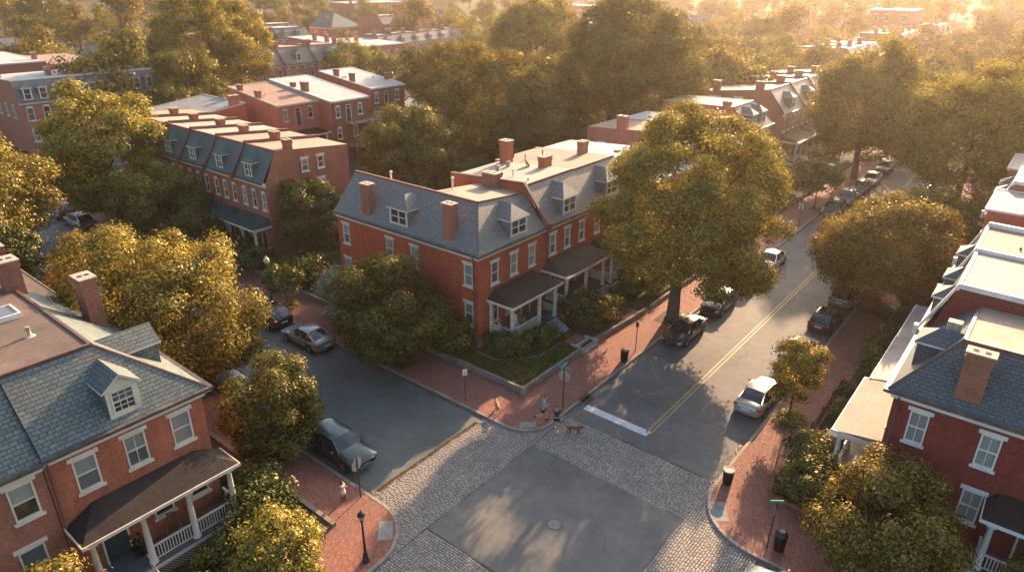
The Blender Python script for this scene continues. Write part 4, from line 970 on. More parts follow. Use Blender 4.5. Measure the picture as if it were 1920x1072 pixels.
for i in range(6):
    house('town_house', '%s from the left of the hazy row with pale mansards, top centre-left' % ml[i], (-160-1.0*i,138+6.6*i), R(90), 6.6, 12, 7.0, 9.6+.2*(i%2), 1.8, 9.3, wall='brick_pale', slate='slate', top='membrane_white', trim='white', parL=True,
        windows=wrow('front',(1.4,3.3,5.2),4.5,.9,1.8), dormers=[dict(side='front',a=3.3,zb=7.4,ze=8.7,zr=9.2,w=1.3)], chimneys=[(.5,3,.7,1.0,10.9)], group='houses of the hazy mid row')
house('tower_house', 'brick house with pointed pyramid roof in the distance, top left of centre', (-208,158), R(90), 13, 13, 8.6, 13.2, 6.3, 13.1, hipL=6.3, hipR=6.3, wall='brick_pale', slate='slate_green', top='slate_green', trim='white', windows=wrow('front',(2.5,6.5,10.5),5.2,1.1,2.0)+wrow('left',(4,9),5.2,1.1,2), chimneys=[(1.2,4,.8,1,12)])
for i, lb in enumerate(['far house with green mansard and twin dormers left of the pointed roof', 'far brick house with white chimney wall below the green mansard']):
    house('town_house', lb, ((-215,138) if i == 0 else (-196,128), (0,0))[0] , R(90), 12, 14, 7.4, 10.4, 2, 10, wall='brick_pale', slate='slate_green', top='membrane_white', trim='white', parL=True, windows=wrow('front',(2,5,8,10.5),4.6,1,1.9), dormers=[dict(side='front',a=a,zb=8,ze=9.5,zr=10,w=1.4) for a in (3.5,8)], chimneys=[(11.5,4,.8,1,12)])
house('town_house', 'far brick house with grey mansard right of the pointed roof', (-205,178), R(90), 14, 14, 9.0, 12, 2, 11.6, wall='brick_pale', slate='slate', top='membrane_white', trim='white', parL=True, windows=wrow('front',(2,6,10),5.5,1,2.1), chimneys=[(1,4,.8,1,13)])
house('apartment_block', 'long three-storey brick block with a row of windows on the horizon', (-292,232), R(90), 38, 14, 13.0, None, Hb=13.2, wall='brick_pale', top='membrane_white', trim='white', windows=wrow('front',[1.8+3.1*k for k in range(12)],9.6,1.2,2.0)+wrow('front',[1.8+3.1*k for k in range(12)],5.8,1.2,2.0))
house('apartment_block', 'far white-topped block against the top edge, right of the centre tree', (-232,330), 0, 26, 14, 11.5, None, Hb=11.6, wall='brick_pale', top='membrane_white', trim='white', windows=wrow('front',(3,8,13,18,23),7.5,1.3,2.0))
house('apartment_block', 'hazy pink block with pale parapet between the two big central trees', (-176,236), 0, 22, 12, 8.8, None, Hb=9.0, wall='brick_pale', top='membrane_white', trim='white', windows=wrow('front',(3,8,13,18),5,1.3,2.0))
house('brick_building', 'small white-roofed brick house peeking between the central tree crowns', (-112,138), 0, 9, 8, 8.8, None, Hb=9.0, wall='brick_pale', top='membrane_white', trim='white', windows=wrow('front',(2,5,7.5),5)+wrow('right',(2,5),5))
# far end of the main street
nm = ['nearest', 'second', 'third', 'fourth', 'fifth', 'sixth', 'seventh', 'eighth']
for i, y in enumerate((176,185,194, 236,246,256, 292,302)):
    house('far_row_house', '%s of the hazy mansard houses at the far end of the main street' % nm[i], (-43 if y > 200 else -42,y), R(90), 9, 13, 7.6, 10.5, 2, 10.2, wall='brick_pale', slate='slate', top='membrane_white', trim='white', parL=True,
        windows=wrow('front',(1.5,4.5,7.5),5,1,1.9)+wrow('left',(3,8),5,1,1.8), dormers=[dict(side='front',a=4.5,zb=8,ze=9.5,zr=10,w=1.8)], chimneys=[(.5,4,.8,1,11.8),(.5,9,.8,1,11.8)], group='hazy mansard houses up the main street')
house('apartment_block', 'tall plain brick block with six windows in the haze at upper right', (-69.5,300), 0, 15, 14, 14.8, None, Hb=15, wall='brick_pale', top='membrane_white', trim='white', windows=wrow('front',(2.5,6.2,12),11,1.3,2.2)+wrow('front',(2.5,6.2,12),6.8,1.3,2.2))
house('apartment_block', 'white-roofed block at the very top right in the haze', (-60,420), 0, 26, 14, 9.5, None, Hb=9.7, wall='brick_pale', top='membrane_white', trim='white', windows=wrow('front',(3,8,13,18,23),5.5,1.3,2.0))
# roof clutter: stub pipes, vents, cable drops on the flat roofs
rg_ = random.Random(12)
for hh_, W_, d_, D_, zf in ((m2,6.6,2.6,9.6,10.5),(m3,6.4,2.6,10.2,10.4),(m4,6.2,2.6,10.4,10.05),(r1,12,2.6,6.4,10.1),(r2,6.6,1.6,12,10.45),(r3,6.1,1.6,12,10.35),(b1,6.9,2,10,9.6),(b2,6.7,2,12,10.0),(b3,6.9,2,11,10.0)):
    for _ in range(3):
        x_, y_ = rg_.uniform(.8, W_-.8), rg_.uniform(d_, D_); k_ = rg_.random()
        mb = MB()
        if k_ < .5: mb.tube([(x_,y_,zf-.4),(x_,y_,zf+rg_.uniform(.15,.5))],[.06,.06],7)
        elif k_ < .8: mb.lathe((x_,y_,zf-.3),[(.16,0),(.16,.35),(.24,.36),(.24,.44),(.05,.5)],10)
        else: mb.box((x_-.3,y_-.25,zf-.3),(x_+.3,y_+.25,zf+.25))
        mb.build('roof_vent', M['chimney_cap'] if k_ > .3 else M['iron'], hh_)
# more houses between the crowns of the distance
fh = [(-188,100,90,'far brick house between the green roof and the giant tree'),(-238,128,90,'far brick house left of the green twin-dormer mansard'),(-262,160,90,'far brick house on the skyline left of the pointed roof'),
      (-252,205,90,'far brick house in front of the long block, left part'),(-236,222,90,'far brick house in front of the long block, right part'),(-204,208,90,'far brick house right of the grey mansard behind the pointed roof'),
      (-196,262,0,'far brick house on the skyline at top centre-left'),(-128,262,0,'far brick house on the skyline left of the huge hazy tree'),(-104,300,0,'far brick house in the haze at the centre of the skyline'),(-92,236,0,'hazy brick house left of the twin crown'),(-30,330,0,'hazy brick house on the skyline at the far right')]
base_ = None
for (x_, y_, r_, lb_) in fh:
    if base_ is None:
        base_ = c_ = house('far_house', lb_, (x_, y_), R(r_), 12, 12, 7.6, 10.6, 2.0, 10.2, wall='brick_pale', slate='slate', top='membrane_cream', trim='white', windows=wrow('front',(2,5,8,10.5),4.8,1.0,1.9)+wrow('front',(2,5,8,10.5),1.8,1.0,1.9)+wrow('left',(3,8),4.8,1,1.8), dormers=[dict(side='front',a=a,zb=8,ze=9.5,zr=10,w=1.5) for a in (3.2,8.4)], chimneys=[(.6,4,.8,1,12),(11.4,8,.8,1,12)], group='single far houses among the trees')
    else: c_ = copy_tree(base_); c_.location = (x_, y_, 0); c_.rotation_euler[2] = R(r_); c_['label'] = lb_
    c_.location.z = terr(x_, y_)
# ------------------------------------------------------------------ trees and shrubs
def leaf_mesh(name, C, Nrm, size, tint, mat, seed):
    rg = np.random.default_rng(seed); n = len(C)
    Nn = Nrm/np.maximum(1e-6, np.linalg.norm(Nrm, axis=1, keepdims=True))
    r = rg.normal(size=(n,3)); a = np.cross(Nn, r); a /= np.maximum(1e-6, np.linalg.norm(a,axis=1,keepdims=True)); b = np.cross(Nn, a)
    s = (size*rg.uniform(.65,1.35,n))[:,None]
    V = np.stack([C-a*s*.55, C-b*s*.30+a*s*.02, C+a*s*.6, C+b*s*.30+a*s*.02], 1).reshape(-1,3).astype(np.float32)
    me = bpy.data.meshes.new(name); me.vertices.add(n*4); me.vertices.foreach_set('co', V.ravel())
    me.loops.add(n*4); me.loops.foreach_set('vertex_index', np.arange(n*4, dtype=np.int32))
    me.polygons.add(n); me.polygons.foreach_set('loop_start', np.arange(0,n*4,4,dtype=np.int32)); me.update(calc_edges=True)
    at = me.attributes.new('tint','FLOAT','FACE'); at.data.foreach_set('value', tint.astype(np.float32))
    me.materials.append(mat); return me
def crown_pts(seed, rx, rz, zc, n, lobes, lobe_r, tuft=.32, flat=.8, noise=.12, ry=None, under=.85):
    """leaf centres for a lumpy crown: lobes -> twig tufts -> leaves"""
    rg = np.random.default_rng(seed); ry = ry or rx
    L = []; 
    for i in range(lobes):
        for _ in range(60):
            d = rg.normal(size=3); d /= np.linalg.norm(d)
            if d[2] < -under: continue
            k = rg.uniform(.3,1)**.38
            p = np.array([d[0]*rx*k, d[1]*ry*k, d[2]*rz*k])*(1+rg.normal()*noise*.4)
            break
        R_ = lobe_r*rx*rg.uniform(.6,1.5)
        sh = 1-R_/rx*.58
        L.append((p*np.array([sh,sh,sh]), R_))
    per = 22; nt = max(20, n//per)
    w = np.array([l[1]**2 for l in L]); w /= w.sum()
    idx = rg.choice(len(L), nt, p=w); P = np.array([l[0] for l in L])[idx]; RR = np.array([l[1] for l in L])[idx]
    d = rg.normal(size=(nt,3)); d += P/np.array([rx,ry,rz])*1.2; d[:,2] += .35; d /= np.linalg.norm(d,axis=1,keepdims=True)
    rr = RR*np.where(rg.uniform(size=nt) < .8, rg.uniform(.78,1.08,nt), rg.uniform(.2,.8,nt))
    T = P + d*rr[:,None]*np.array([1,1,flat])
    Tt = rg.uniform(-.3,.3,nt)
    G = rg.normal(size=(nt,per,3)); C = T[:,None,:] + G*tuft*np.array([1,1,.8])*.5
    # leaves droop from tuft centre, normals mostly outward/up with jitter
    Nn = d[:,None,:]*.55 + G*.62 + rg.normal(size=(nt,per,3))*.35 + np.array([0,0,.3])
    C = C.reshape(-1,3); Nn = Nn.reshape(-1,3)
    tint = np.clip(.30+np.repeat(Tt,per)+rg.normal(size=len(C))*.16 + .10*np.repeat(np.clip(d[:,2],-1,1),per),0,1)  # upward tufts tinted lighter: sunlit tops put into the leaf colour
    C[:,2] += zc
    return C, Nn, tint, L
def trunk_mesh(seed, H, rx, zc, rz, L, r0, fork):
    g = random.Random(seed); mb = MB()
    lean = (g.uniform(-.03,.03)*H, g.uniform(-.03,.03)*H)
    top = (lean[0], lean[1], zc+rz*.35)
    mb.tube([(0,0,-.15),(0,0,.25),(lean[0]*.2,lean[1]*.2,fork*.5),(lean[0]*.5,lean[1]*.5,fork),(lean[0]*.8,lean[1]*.8,(fork+top[2])/2),top],
            [r0*1.55,r0*1.08,r0*.9,r0*.8,r0*.5,r0*.12],9)
    Ls = sorted(L, key=lambda l: -l[1])[:max(5,min(13,len(L)))]
    for (p, R_) in Ls:
        zs = fork*g.uniform(.9,1.0) + (zc-fork)*g.uniform(0,.55); k = zs/max(.1,top[2])
        s = Vector((lean[0]*k, lean[1]*k, zs)); e = Vector((p[0],p[1],p[2]+zc)); 
        m1 = s.lerp(e,.35)+Vector((g.uniform(-.1,.1)*rx,g.uniform(-.1,.1)*rx,.10*rx)); m2 = s.lerp(e,.7)+Vector((g.uniform(-.06,.06)*rx,g.uniform(-.06,.06)*rx,.07*rx))
        mb.tube([s,m1,m2,e],[r0*.42,r0*.28,r0*.17,r0*.06],6)
        for _ in range(2):
            q = m2+Vector((g.uniform(-1,1),g.uniform(-1,1),g.uniform(0,1)))*R_*.8
            mb.tube([m2,m2.lerp(q,.5)+Vector((0,0,.1)),q],[r0*.13,r0*.08,r0*.03],5)
    return mb.mesh('trunk', [M['bark']])
def make_tree(name, label, x, y, H, W, base=.22, n=12000, leaf=.2, mat='leaf', seed=1, lobes=26, lobe_r=.34, fork=None, r0=None, z=.12, cat='tree', group=None, flat=.8, tuft=None, under=.85, off=None):
    t = empty(name, (x,y,z), random.Random(seed).uniform(0,6)); 
    if label: tag(t, label, cat, group)
    rz = H*(1-base)/2; zc = H*base+rz; rx = W/2
    if W > 3 and H > 4 and n > 5000 and label: n = int(n*2.6); leaf *= .84; tuft = tuft or leaf*3.3
    if label: lobes = int(lobes*2.3); lobe_r *= .66
    C, Nn, tint, L = crown_pts(seed, rx, rz, zc, n, lobes, lobe_r, tuft or leaf*2.7, flat, under=under)
    cm = leaf_mesh('crown', C, Nn, leaf, tint, M[mat], seed+1)
    if off: t.rotation_euler[2] = 0; cm.transform(Matrix.Translation((off[0],off[1],0))); L = [(p_+np.array([off[0],off[1],0]),q_) for p_,q_ in L]
    link('crown', cm, t)
    link('trunk', trunk_mesh(seed, H, rx, zc, rz, L, r0 or (.022*H+.05), fork or H*max(.14,base*.9)), t)
    return t
def plant(proto, x, y, sc, label=None, group=None, rz=None, name=None, z=.12, szz=None):
    c = copy_tree(proto); c.location = (x,y,z); c.rotation_euler[2] = rz if rz is not None else rnd.uniform(0,6.28)
    c.scale = (sc,sc,szz or sc)
    if label: c['label'] = label
    if group: c['group'] = group
    return c

# the trees one can point at (x, y measured where they stand)
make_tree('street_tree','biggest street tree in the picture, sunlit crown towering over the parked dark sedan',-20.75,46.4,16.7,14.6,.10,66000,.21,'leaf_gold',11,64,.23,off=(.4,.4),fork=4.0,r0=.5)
make_tree('street_tree','low round dark tree standing before the side wall of the corner house',-33.3,27.8,7.9,7.9,.03,24000,.19,'leaf',12,30,.30,fork=1.4)
make_tree('flowering_tree','small pale-flowering tree left of the round tree by the corner house',-39.8,28.9,5.0,3.9,.1,6500,.17,'leaf_pale',13,14,.38)
make_tree('street_tree','round dark tree on the brick walk beside the parked green SUV',-29.9,16.4,6.3,5.2,.05,19000,.155,'leaf',14,24,.32,fork=1.3)
make_tree('street_tree','large gold-topped tree between the near left house and the side street',-39.5,15.7,11.9,11.0,.06,42000,.19,'leaf_gold',15,42,.28,fork=2.4)
make_tree('street_tree','smaller gold tree just left of the large gold-topped one',-51.0,16.1,8.6,7.6,.16,15000,.2,'leaf_gold',16,22,.32)
make_tree('small_tree','golden bushy tree at the bottom edge by the street lamp',-21.5,11.0,4.2,3.6,.04,11000,.15,'leaf_gold',17,22,.33,z=.28)
make_tree('small_tree','cropped golden bush at the bottom left corner of the photo',-24.6,3.7,5.6,3.4,.05,7000,.15,'leaf_gold',18,16,.35,z=.28)
make_tree('sapling','slender young street tree in a square planting bed beside the silver sedan',-8.8,38.3,5.8,3.1,.24,6500,.15,'leaf_gold',19,16,.33,fork=1.7,r0=.07,z=.15)
make_tree('street_tree','dense round-topped tree on the east walk behind the two parked SUVs',-8.6,58.6,9.5,10.6,.06,32000,.22,'leaf_gold',20,60,.30,fork=2.4,flat=.8)
make_tree('garden_tree','wide half-gold tree covering the bottom right corner house front',-1.7,28.6,5.7,5.9,.04,26000,.155,'leaf_gold',21,32,.30,fork=.9,z=.14)
make_tree('small_tree','leaf tips of a shrub tree at the bottom right corner',4.0,29.8,3.6,2.6,.1,3500,.14,'leaf',22,12,.36)
make_tree('street_tree','tall oval tree over the parked convoy on the left of the main street',-21.2,101,18.2,13.8,.10,30000,.32,'leaf_gold',123,60,.30,fork=5)
make_tree('street_tree','tall spreading tree on the right of the main street opposite the parked convoy',-8.0,91.5,17.0,14.6,.10,30000,.30,'leaf_gold',24,60,.30,fork=5)
make_tree('sapling','small thin tree on the walk by the curved lamp pole',-21.1,83.6,6.2,4.6,.26,5000,.24,'leaf',25,14,.36,fork=2,r0=.08)
make_tree('street_tree','large gold-crested tree in front of the dim end of the side-street row',-76.8,28.2,15.4,11.8,.10,30000,.26,'leaf_gold',26,38,.28,fork=3.6)
make_tree('street_tree','tall tree cut by the left edge over the side street',-71.5,15.2,13.4,12,.05,22000,.25,'leaf_gold',27,28,.3)
make_tree('street_tree','dark green tree hiding the lower floors of the side-street row',-67.6,28.6,7.9,8.6,.08,15000,.22,'leaf',28,26,.31)
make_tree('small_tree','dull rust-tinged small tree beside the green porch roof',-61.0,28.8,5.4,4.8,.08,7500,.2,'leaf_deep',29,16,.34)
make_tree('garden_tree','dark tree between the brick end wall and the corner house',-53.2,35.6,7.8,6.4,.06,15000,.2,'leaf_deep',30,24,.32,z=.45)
make_tree('garden_tree','rounded yellow-tipped tree rising behind the slate ridge of the corner house',-56.3,51.6,11.8,11.2,.10,24000,.24,'leaf',31,32,.3,z=.45)
make_tree('street_tree','young small tree beside the street lamp on the far brick walk',-46.2,28.0,4.0,2.9,.2,4200,.15,'leaf_deep',32,12,.37,fork=1.2,r0=.06)
make_tree('garden_tree','tall central tree behind the flat-roofed corner terrace',-59.8,70.0,17.2,15.6,.12,30000,.29,'leaf_gold',33,38,.28,z=.4)
make_tree('garden_tree','darker green tree leaning against the right flank of the tall central tree',-50.5,66.0,13.6,8.5,.1,16000,.28,'leaf_deep',34,24,.31,z=.4)
make_tree('garden_tree','loose see-through tree just left of the tall central tree',-79.5,83,16.0,11.0,.12,11000,.32,'leaf_gold',35,26,.3,z=.4)
make_tree('garden_tree','huge hazy tree filling the top centre of the photo',-52,92,22.5,22,.10,46000,.36,'leaf',36,60,.24,z=.4,fork=5)
make_tree('garden_tree','top-cropped golden tree at upper centre, left of the huge hazy one',-84,112,22.5,19,.12,28000,.38,'leaf_gold',37,42,.27,z=.4)
make_tree('garden_tree','giant tree at upper left, tallest over the roofs behind the side-street row',-131,71,23.5,21,.08,42000,.36,'leaf_gold',38,52,.25,z=.4,fork=6)
make_tree('garden_tree','darker tree between the giant upper-left tree and the dormered house',-116,58,14.5,11,.1,14000,.32,'leaf',39,26,.3,z=.4)
make_tree('garden_tree','dark low evergreen in the gap left of the brown flat roof',-107,50,9.5,9,.04,10000,.3,'leaf_deep',40,22,.32,z=.4)
make_tree('garden_tree','round pale-gold tree at far upper left before the green roof',-150,62,13.5,14,.08,14000,.36,'leaf_gold',41,28,.3,z=.3)
make_tree('garden_tree','dark feathery bush tree behind the chimneyed roofs by the huge hazy tree',-49,76,6.5,9,.02,9000,.26,'leaf_deep',42,20,.33,z=.4)
make_tree('garden_tree','small golden tree lit from behind, right of the huge hazy tree',-57,128,15,12,.12,12000,.36,'leaf_gold',43,26,.3,z=.4)
make_tree('garden_tree','broad dark-bodied round tree right of the slate-roofed dormered pair',-133,113,9.0,11,.05,14000,.36,'leaf',44,26,.3,z=.3)
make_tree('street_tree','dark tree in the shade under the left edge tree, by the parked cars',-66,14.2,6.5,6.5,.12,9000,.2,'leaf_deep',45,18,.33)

# prototypes for the mass of other trees, four crown types
protos = [make_tree('distant_tree',None,0,0,13,12,.12,7000,.42,'leaf_gold',51,22,.32), make_tree('distant_tree',None,0,0,13,11,.10,7000,.42,'leaf',52,24,.31),
          make_tree('distant_tree',None,0,0,14,10,.12,6500,.42,'leaf_gold',53,20,.34), make_tree('distant_tree',None,0,0,12,13,.06,7500,.42,'leaf',54,26,.3)]
for p in protos: tag(p, 'distant tree crown', 'tree')
used = set()
def tree_at(k, x, y, sc, label, group):
    c = _tree_at(k, x, y, sc, label, group); c.location.z = terr(x,y)+.1; return c
def _tree_at(k, x, y, sc, label, group):
    p = protos[k]
    if k in used: return plant(p, x, y, sc, label, group)
    used.add(k); p.location = (x,y,.1); p.scale = (sc,)*3; p['label'] = label; p['group'] = group
    return p
# street trees up the main street
SL = 'street tree far up the left pavement of the main street, in golden haze'; SR = 'street tree far up the right pavement of the main street, in golden haze'
k = 0
for y in (118,133,150,168,184,205,222,262,282,318,340):
    tree_at(k%4, -21.5+rnd.uniform(-.8,.8), y+rnd.uniform(-2,2), rnd.uniform(.8,1.1), SL, 'street trees up the left pavement'); k += 1
for y in (74,110,124,139,155,172,190,208,228,248,270,300,330):
    tree_at(k%4, -7.6+rnd.uniform(-.8,.8), y+rnd.uniform(-2,2), rnd.uniform(.95,1.3) if y != 74 else .6, SR if y != 74 else 'mid-sized street tree behind the dense round-topped one on the east walk', 'street trees up the right pavement'); k += 1

for (k,x,y,H,lb) in [(0,-125.3,50.5,15.8,'golden tree hiding the second and third of the upper-left dormered houses'),(0,-189,60,13.5,'rounded pale tree in front of the green roof at far upper left'),(1,-292,98,18,'tree at far upper left, second from the left edge on the skyline'),
    (2,-246,104,20,'broad tree on the skyline between the green roof and the giant tree'),(0,-313,93,18,'tree at the very top left corner'),(2,-182,171,18,'broad gold tree rising over the middle of the hazy mansard row'),(1,-274,179,17,'skyline tree above the green twin-dormer mansard'),
    (0,-75,290,18,'hazy tree left of the tall plain block at upper right'),(2,-72,218,18,'hazy twin crown at upper right of centre'),(1,-79,212,16,'hazy crown left of the hazy twin crown'),(1,-253,180,11,'small round tree left of the pointed roof'),(3,-23,262,16,'hazy round tree near the top right, left of the edge trees'),
    (0,-10.5,186,15,'golden-edged tree cropped by the right edge in the haze'),(2,-48.5,118,14,'tree lit from behind between the far row and the huge hazy tree'),(1,-88,87,15,'see-through golden tree left of the tall central tree'),(0,-241,210,11,'small tree in front of the long block'),
    (1,-65,58,11,'tree behind the left shoulder of the rounded yellow-tipped tree'),(3,-92,93,13,'green tree closing the gap beyond the white portico house'),(2,-70,86,13,'crown in the shade under the tall central trees'),(3,-98,112,13,'low crown between the central golden trees'),
    (0,-66,100,15,'crown behind the tall central tree, right side'),(1,-42,112,13,'crown filling the back yard of the far row'),(3,-58,84,9,'low dark crown below the huge hazy tree'),(0,-103,62,9,'crown between the brown flat roof and the giant tree'),
    (3,-135,64,12,'crown under the left shoulder of the giant tree'),(3,-45.5,82,8,'low crown right of the dark feathery bush tree')]:
    tree_at(k,x,y,H/13.0,lb,'trees of the yards')
# trees filling the yards and the distance
keep = [(-46,-28,30,70),(-42,-28,70,100),(-46,-28,100,136),(-105,-80,36,86),(-96,-54,32,45),(-136,-119,33,58),(-150,-132,78,106),(-175,-150,36,60),(-196,-176,66,86),(-222,-203,48,66),
        (-168,-146,112,140),(-180,-156,136,180),(-225,-204,136,195),(-310,-288,228,272),(-234,-204,328,346),(-178,-152,234,250),(-113,-102,136,148),(-56,-40,174,205),(-57,-40,234,268),(-57,-40,290,314),(-71,-53,298,316),
        (-72,-32,418,436),(-24,-5,0,345),(-119,-102,-60,330),(-3.5,14,30,90),(-60,-20,-20,60),(-100,-40,8,36)]
rg2 = random.Random(21); cnt = 0
sight = [(-134,98,13),(-150,126,12),(-163,158,22),(-208,163,9),(-215,145,8),(-205,185,8),(-292,250,20),(-122,44,11),(-152,45,9),(-150,55,6),(-178,75,8),(-42,192,14),(-43,250,16),(-220,334,14),(-166,240,12),(-108,142,6),(-43,300,8)]
def blocked(x, y):
    d = math.hypot(x, y)
    for (a, b, w) in sight:
        D = math.hypot(a, b)
        if .6*D < d < D and abs(x*b-y*a)/D < w+4: return True
    return False
zones = [(-104,-60,86,135,12),(-104,-36,132,235,28),(-260,-118,90,240,38),(-235,-118,-10,90,30),(-3,45,95,330,34),(-170,-24,235,420,44),(-420,-170,200,480,46),(-60,60,330,520,24),(-500,-300,60,260,14),(-330,-235,60,200,18),(-75,-46,104,130,3)]
placed = []
for (x0,x1,y0,y1,n) in zones:
    m = 0; tries = 0
    while m < n and tries < n*12:
        tries += 1
        x, y = rg2.uniform(x0,x1), rg2.uniform(y0,y1)
        if any(a-3 < x < b+3 and c-3 < y < d_+3 for a,b,c,d_ in keep): continue
        # keep the sightline to the buildings behind open
        if any((x-a)**2+(y-b)**2 < 64 for a,b in placed): continue
        far = math.hypot(x,y)
        if blocked(x,y) and rg2.random() < .85: continue
        dist = 'far' if far > 230 else 'middle'
        side = 'left' if x < -.75*y-20 else ('centre' if x < -.28*y else 'right')
        lb = {'far': 'hazy treetop among the far-off woods, %s part of the skyline' % side, 'middle': 'leafy tree filling the yards beyond the rooftops, %s of the picture' % side}[dist]
        tree_at(rg2.randrange(4), x, y, rg2.uniform(.7,1.05)*(1.1 if far > 250 else 1.0), lb, '%s trees, %s' % (dist, side)); placed.append((x,y)); m += 1

# the wood that closes the horizon: nobody could count its crowns
rgw = np.random.default_rng(77); Cs = []; Ns = []; Ts = []
for i in range(420):
    a_ = rgw.uniform(math.atan2(330,60), math.atan2(60,-430)); d_ = rgw.uniform(440,760); x_, y_ = d_*math.cos(a_), d_*math.sin(a_)
    C_, N_, t_, _ = crown_pts(900+i, rgw.uniform(6,11), rgw.uniform(5,8), terr(x_,y_)+6, 330, 9, .5, 1.6)
    Cs.append(C_+np.array([x_,y_,0])); Ns.append(N_); Ts.append(np.clip(t_+rgw.uniform(-.2,.2),0,1))
tag(link('far_woods', leaf_mesh('far_woods', np.concatenate(Cs), np.concatenate(Ns), 1.5, np.concatenate(Ts), M['leaf_gold'], 5)), kind='stuff')
# shrubs and hedges
sp = [make_tree('shrub',None,0,0,1.25,1.5,0,2600,.10,'leaf_deep',61,10,.42,r0=.03,cat='shrub'), make_tree('shrub',None,0,0,1.1,1.6,0,2400,.10,'leaf',62,10,.42,r0=.03), make_tree('shrub',None,0,0,1.2,1.4,0,2200,.10,'leaf_gold',63,10,.42,r0=.03)]
for p in sp: tag(p, 'clipped shrub', 'shrub')
sused = set()
def shrub(k, x, y, sc, label, group=None, z=.45, zs=None):
    p = sp[k]
    if k not in sused:
        sused.add(k); c = p; c.location = (x,y,z); c.scale = (sc,sc,zs or sc)
    else: c = plant(p, x, y, sc, None, None, z=z, szz=zs)
    c['label'] = label; c['category'] = 'shrub'
    if group: c['group'] = group
    elif 'group' in c: del c['group']
    return c
G1 = 'shrubs round the porch of the corner house'
shrub(0,-28.7,33.2,.85,'small dark shrub against the corner of the corner house, nearest the downspout',G1)
shrub(0,-27.0,33.0,1.35,'largest dark shrub at the near corner of the porch',G1)
shrub(1,-26.1,34.0,1.15,'mid-green shrub second along the porch lattice',G1)
shrub(0,-25.9,35.2,1.2,'dark shrub third along the porch lattice, before the blue steps',G1)
shrub(0,-25.8,36.3,1.15,'dark shrub touching the iron handrail of the blue steps',G1)
shrub(0,-25.6,40.6,2.0,'big dark bush between the two porch stairs',G1)
shrub(2,-24.4,41.6,1.3,'yellow-green bush below the big bush between the stairs',G1)
shrub(1,-24.3,39.9,.9,'low shrub right beside the stone lawn steps',G1)
shrub(0,-24.6,43.2,1.2,'low dark hedge bush behind the second garden wall',G1)
shrub(0,-25.4,47.5,1.8,'dark bush beyond the second porch stair in tree shade',G1)
shrub(1,-24.6,49.5,1.6,'green bush in the shade under the biggest street tree',G1)
shrub(1,-30.7,31.6,2.0,'large dark green shrub under the side wall next to the round tree',G1)
G2 = 'shrubs of the yards along the far brick walk'
shrub(0,-42.6,30.9,1.5,'tall dark bush left of the pale-flowering tree',G2); shrub(1,-48.0,30.9,2.0,'tall leafy bush beside the grey side porch',G2)
shrub(0,-48.2,31.8,2.0,'dark hedge bush behind the street lamp globe',G2); shrub(0,-50.6,31.2,1.6,'dark bush left of the red flowers',G2)
fl = make_tree('flowering_shrub','small shrub with deep pink flowers behind the far lamp',-49.3,31.3,1.9,1.6,0,1500,.12,'flower',66,8,.45,r0=.03,z=.45,cat='shrub')
shrub(0,-57.5,30.8,1.9,'dark bush under the posts of the green porch',G2); shrub(1,-55.0,31.0,1.7,'bush at the foot of the brick end wall',G2); shrub(0,-54.5,28.9,1.5,'low dark bush by the walk below the brick end wall',G2)
shrub(2,-45.9,27.8,1.0,'low green planting round the foot of the young small tree',G2,.13,.5)
shrub(1,-32.3,27.6,1.1,'low ground cover round the foot of the round dark tree',G2,.12,.45)
shrub(1,-30.2,16.4,1.3,'low planting round the trunk by the green SUV',G2,.12,.5)
G3 = 'shrubs in the yards along the east walk'
for j,(x,y,s,k2,lb) in enumerate([(-6.2,52.3,1.3,0,'round clipped shrub nearest the concrete slab on the east walk'),(-6.3,49.8,1.35,0,'second round shrub along the east walk, above the handrail'),(-6.2,47.3,1.7,1,'big clipped shrub at the bend of the east walk'),(-5.9,45.8,1.5,0,'clipped shrub touching the edge of the tan porch roof'),
    (-6.5,42.6,1.0,0,'shrub inside the iron fence, farthest along'),(-6.4,40.4,1.0,1,'shrub inside the iron fence by the tan porch roof'),(-6.4,34.2,1.5,0,'dark rounded bush left of the white porch column'),(-6.5,36.0,1.1,2,'yellowish bush beside the stacked pale boxes'),
    (-5.4,32.4,1.6,0,'dark bush below the white railing'),(-6.5,31.8,1.25,1,'green bush in the fence corner above the brick walk'),(-5.1,31.2,1.4,0,'dark hedge bush behind the low iron fence at the corner'),(-4.0,31.4,1.3,0,'dark bush under the gold leaves of the bottom right tree'),(-5.6,30.9,.9,2,'rusty-gold shrub at the fence corner')]):
    shrub(k2,x,y,s,lb,G3,.3)
shrub(1,-8.8,38.4,1.15,'low green ground cover in the bed of the sapling',G3,.13,.45)
shrub(0,-8.4,58.0,1.6,'dark planting under the dense round-topped tree',G3,.13,.5)
for j,(x,y,s,lb) in enumerate([(-4.8,57.5,2.2,'big dark evergreen bush behind the grey porch roof'),(-5.3,60.8,2.0,'second dark evergreen bush behind the grey porch roof'),(-5.0,66.0,1.8,'dark bush along the garden wall near the right edge'),(-5.2,71.0,1.8,'dark bush farther along the garden wall near the right edge'),(-5.0,77.0,1.9,'shaded bush close to the dark van')]): shrub(0,x,y,s,lb,G3,.3)
G4 = 'shrubs round the near left house'
for (x,y,s,k2,lb) in [(-25.6,12.6,1.9,0,'dark bush right of the end column of the long porch'),(-24.9,11.0,1.5,0,'dark bush below the white lattice'),(-25.0,9.6,1.1,1,'leafy plant before the lattice of the long porch'),(-27.4,13.3,1.7,0,'dark shrub at the corner of the near left house'),(-26.4,14.0,1.1,1,'small shrub at the edge of the brick walk by the left house'),(-24.2,12.5,.9,0,'low shrub on the west lawn by the stone edging'),(-23.9,8.4,1.0,1,'low shrub at the bottom edge beside the porch stairs')]:
    shrub(k2,x,y,s,lb,G4,.3)
G5 = 'shrubs of the far yards'
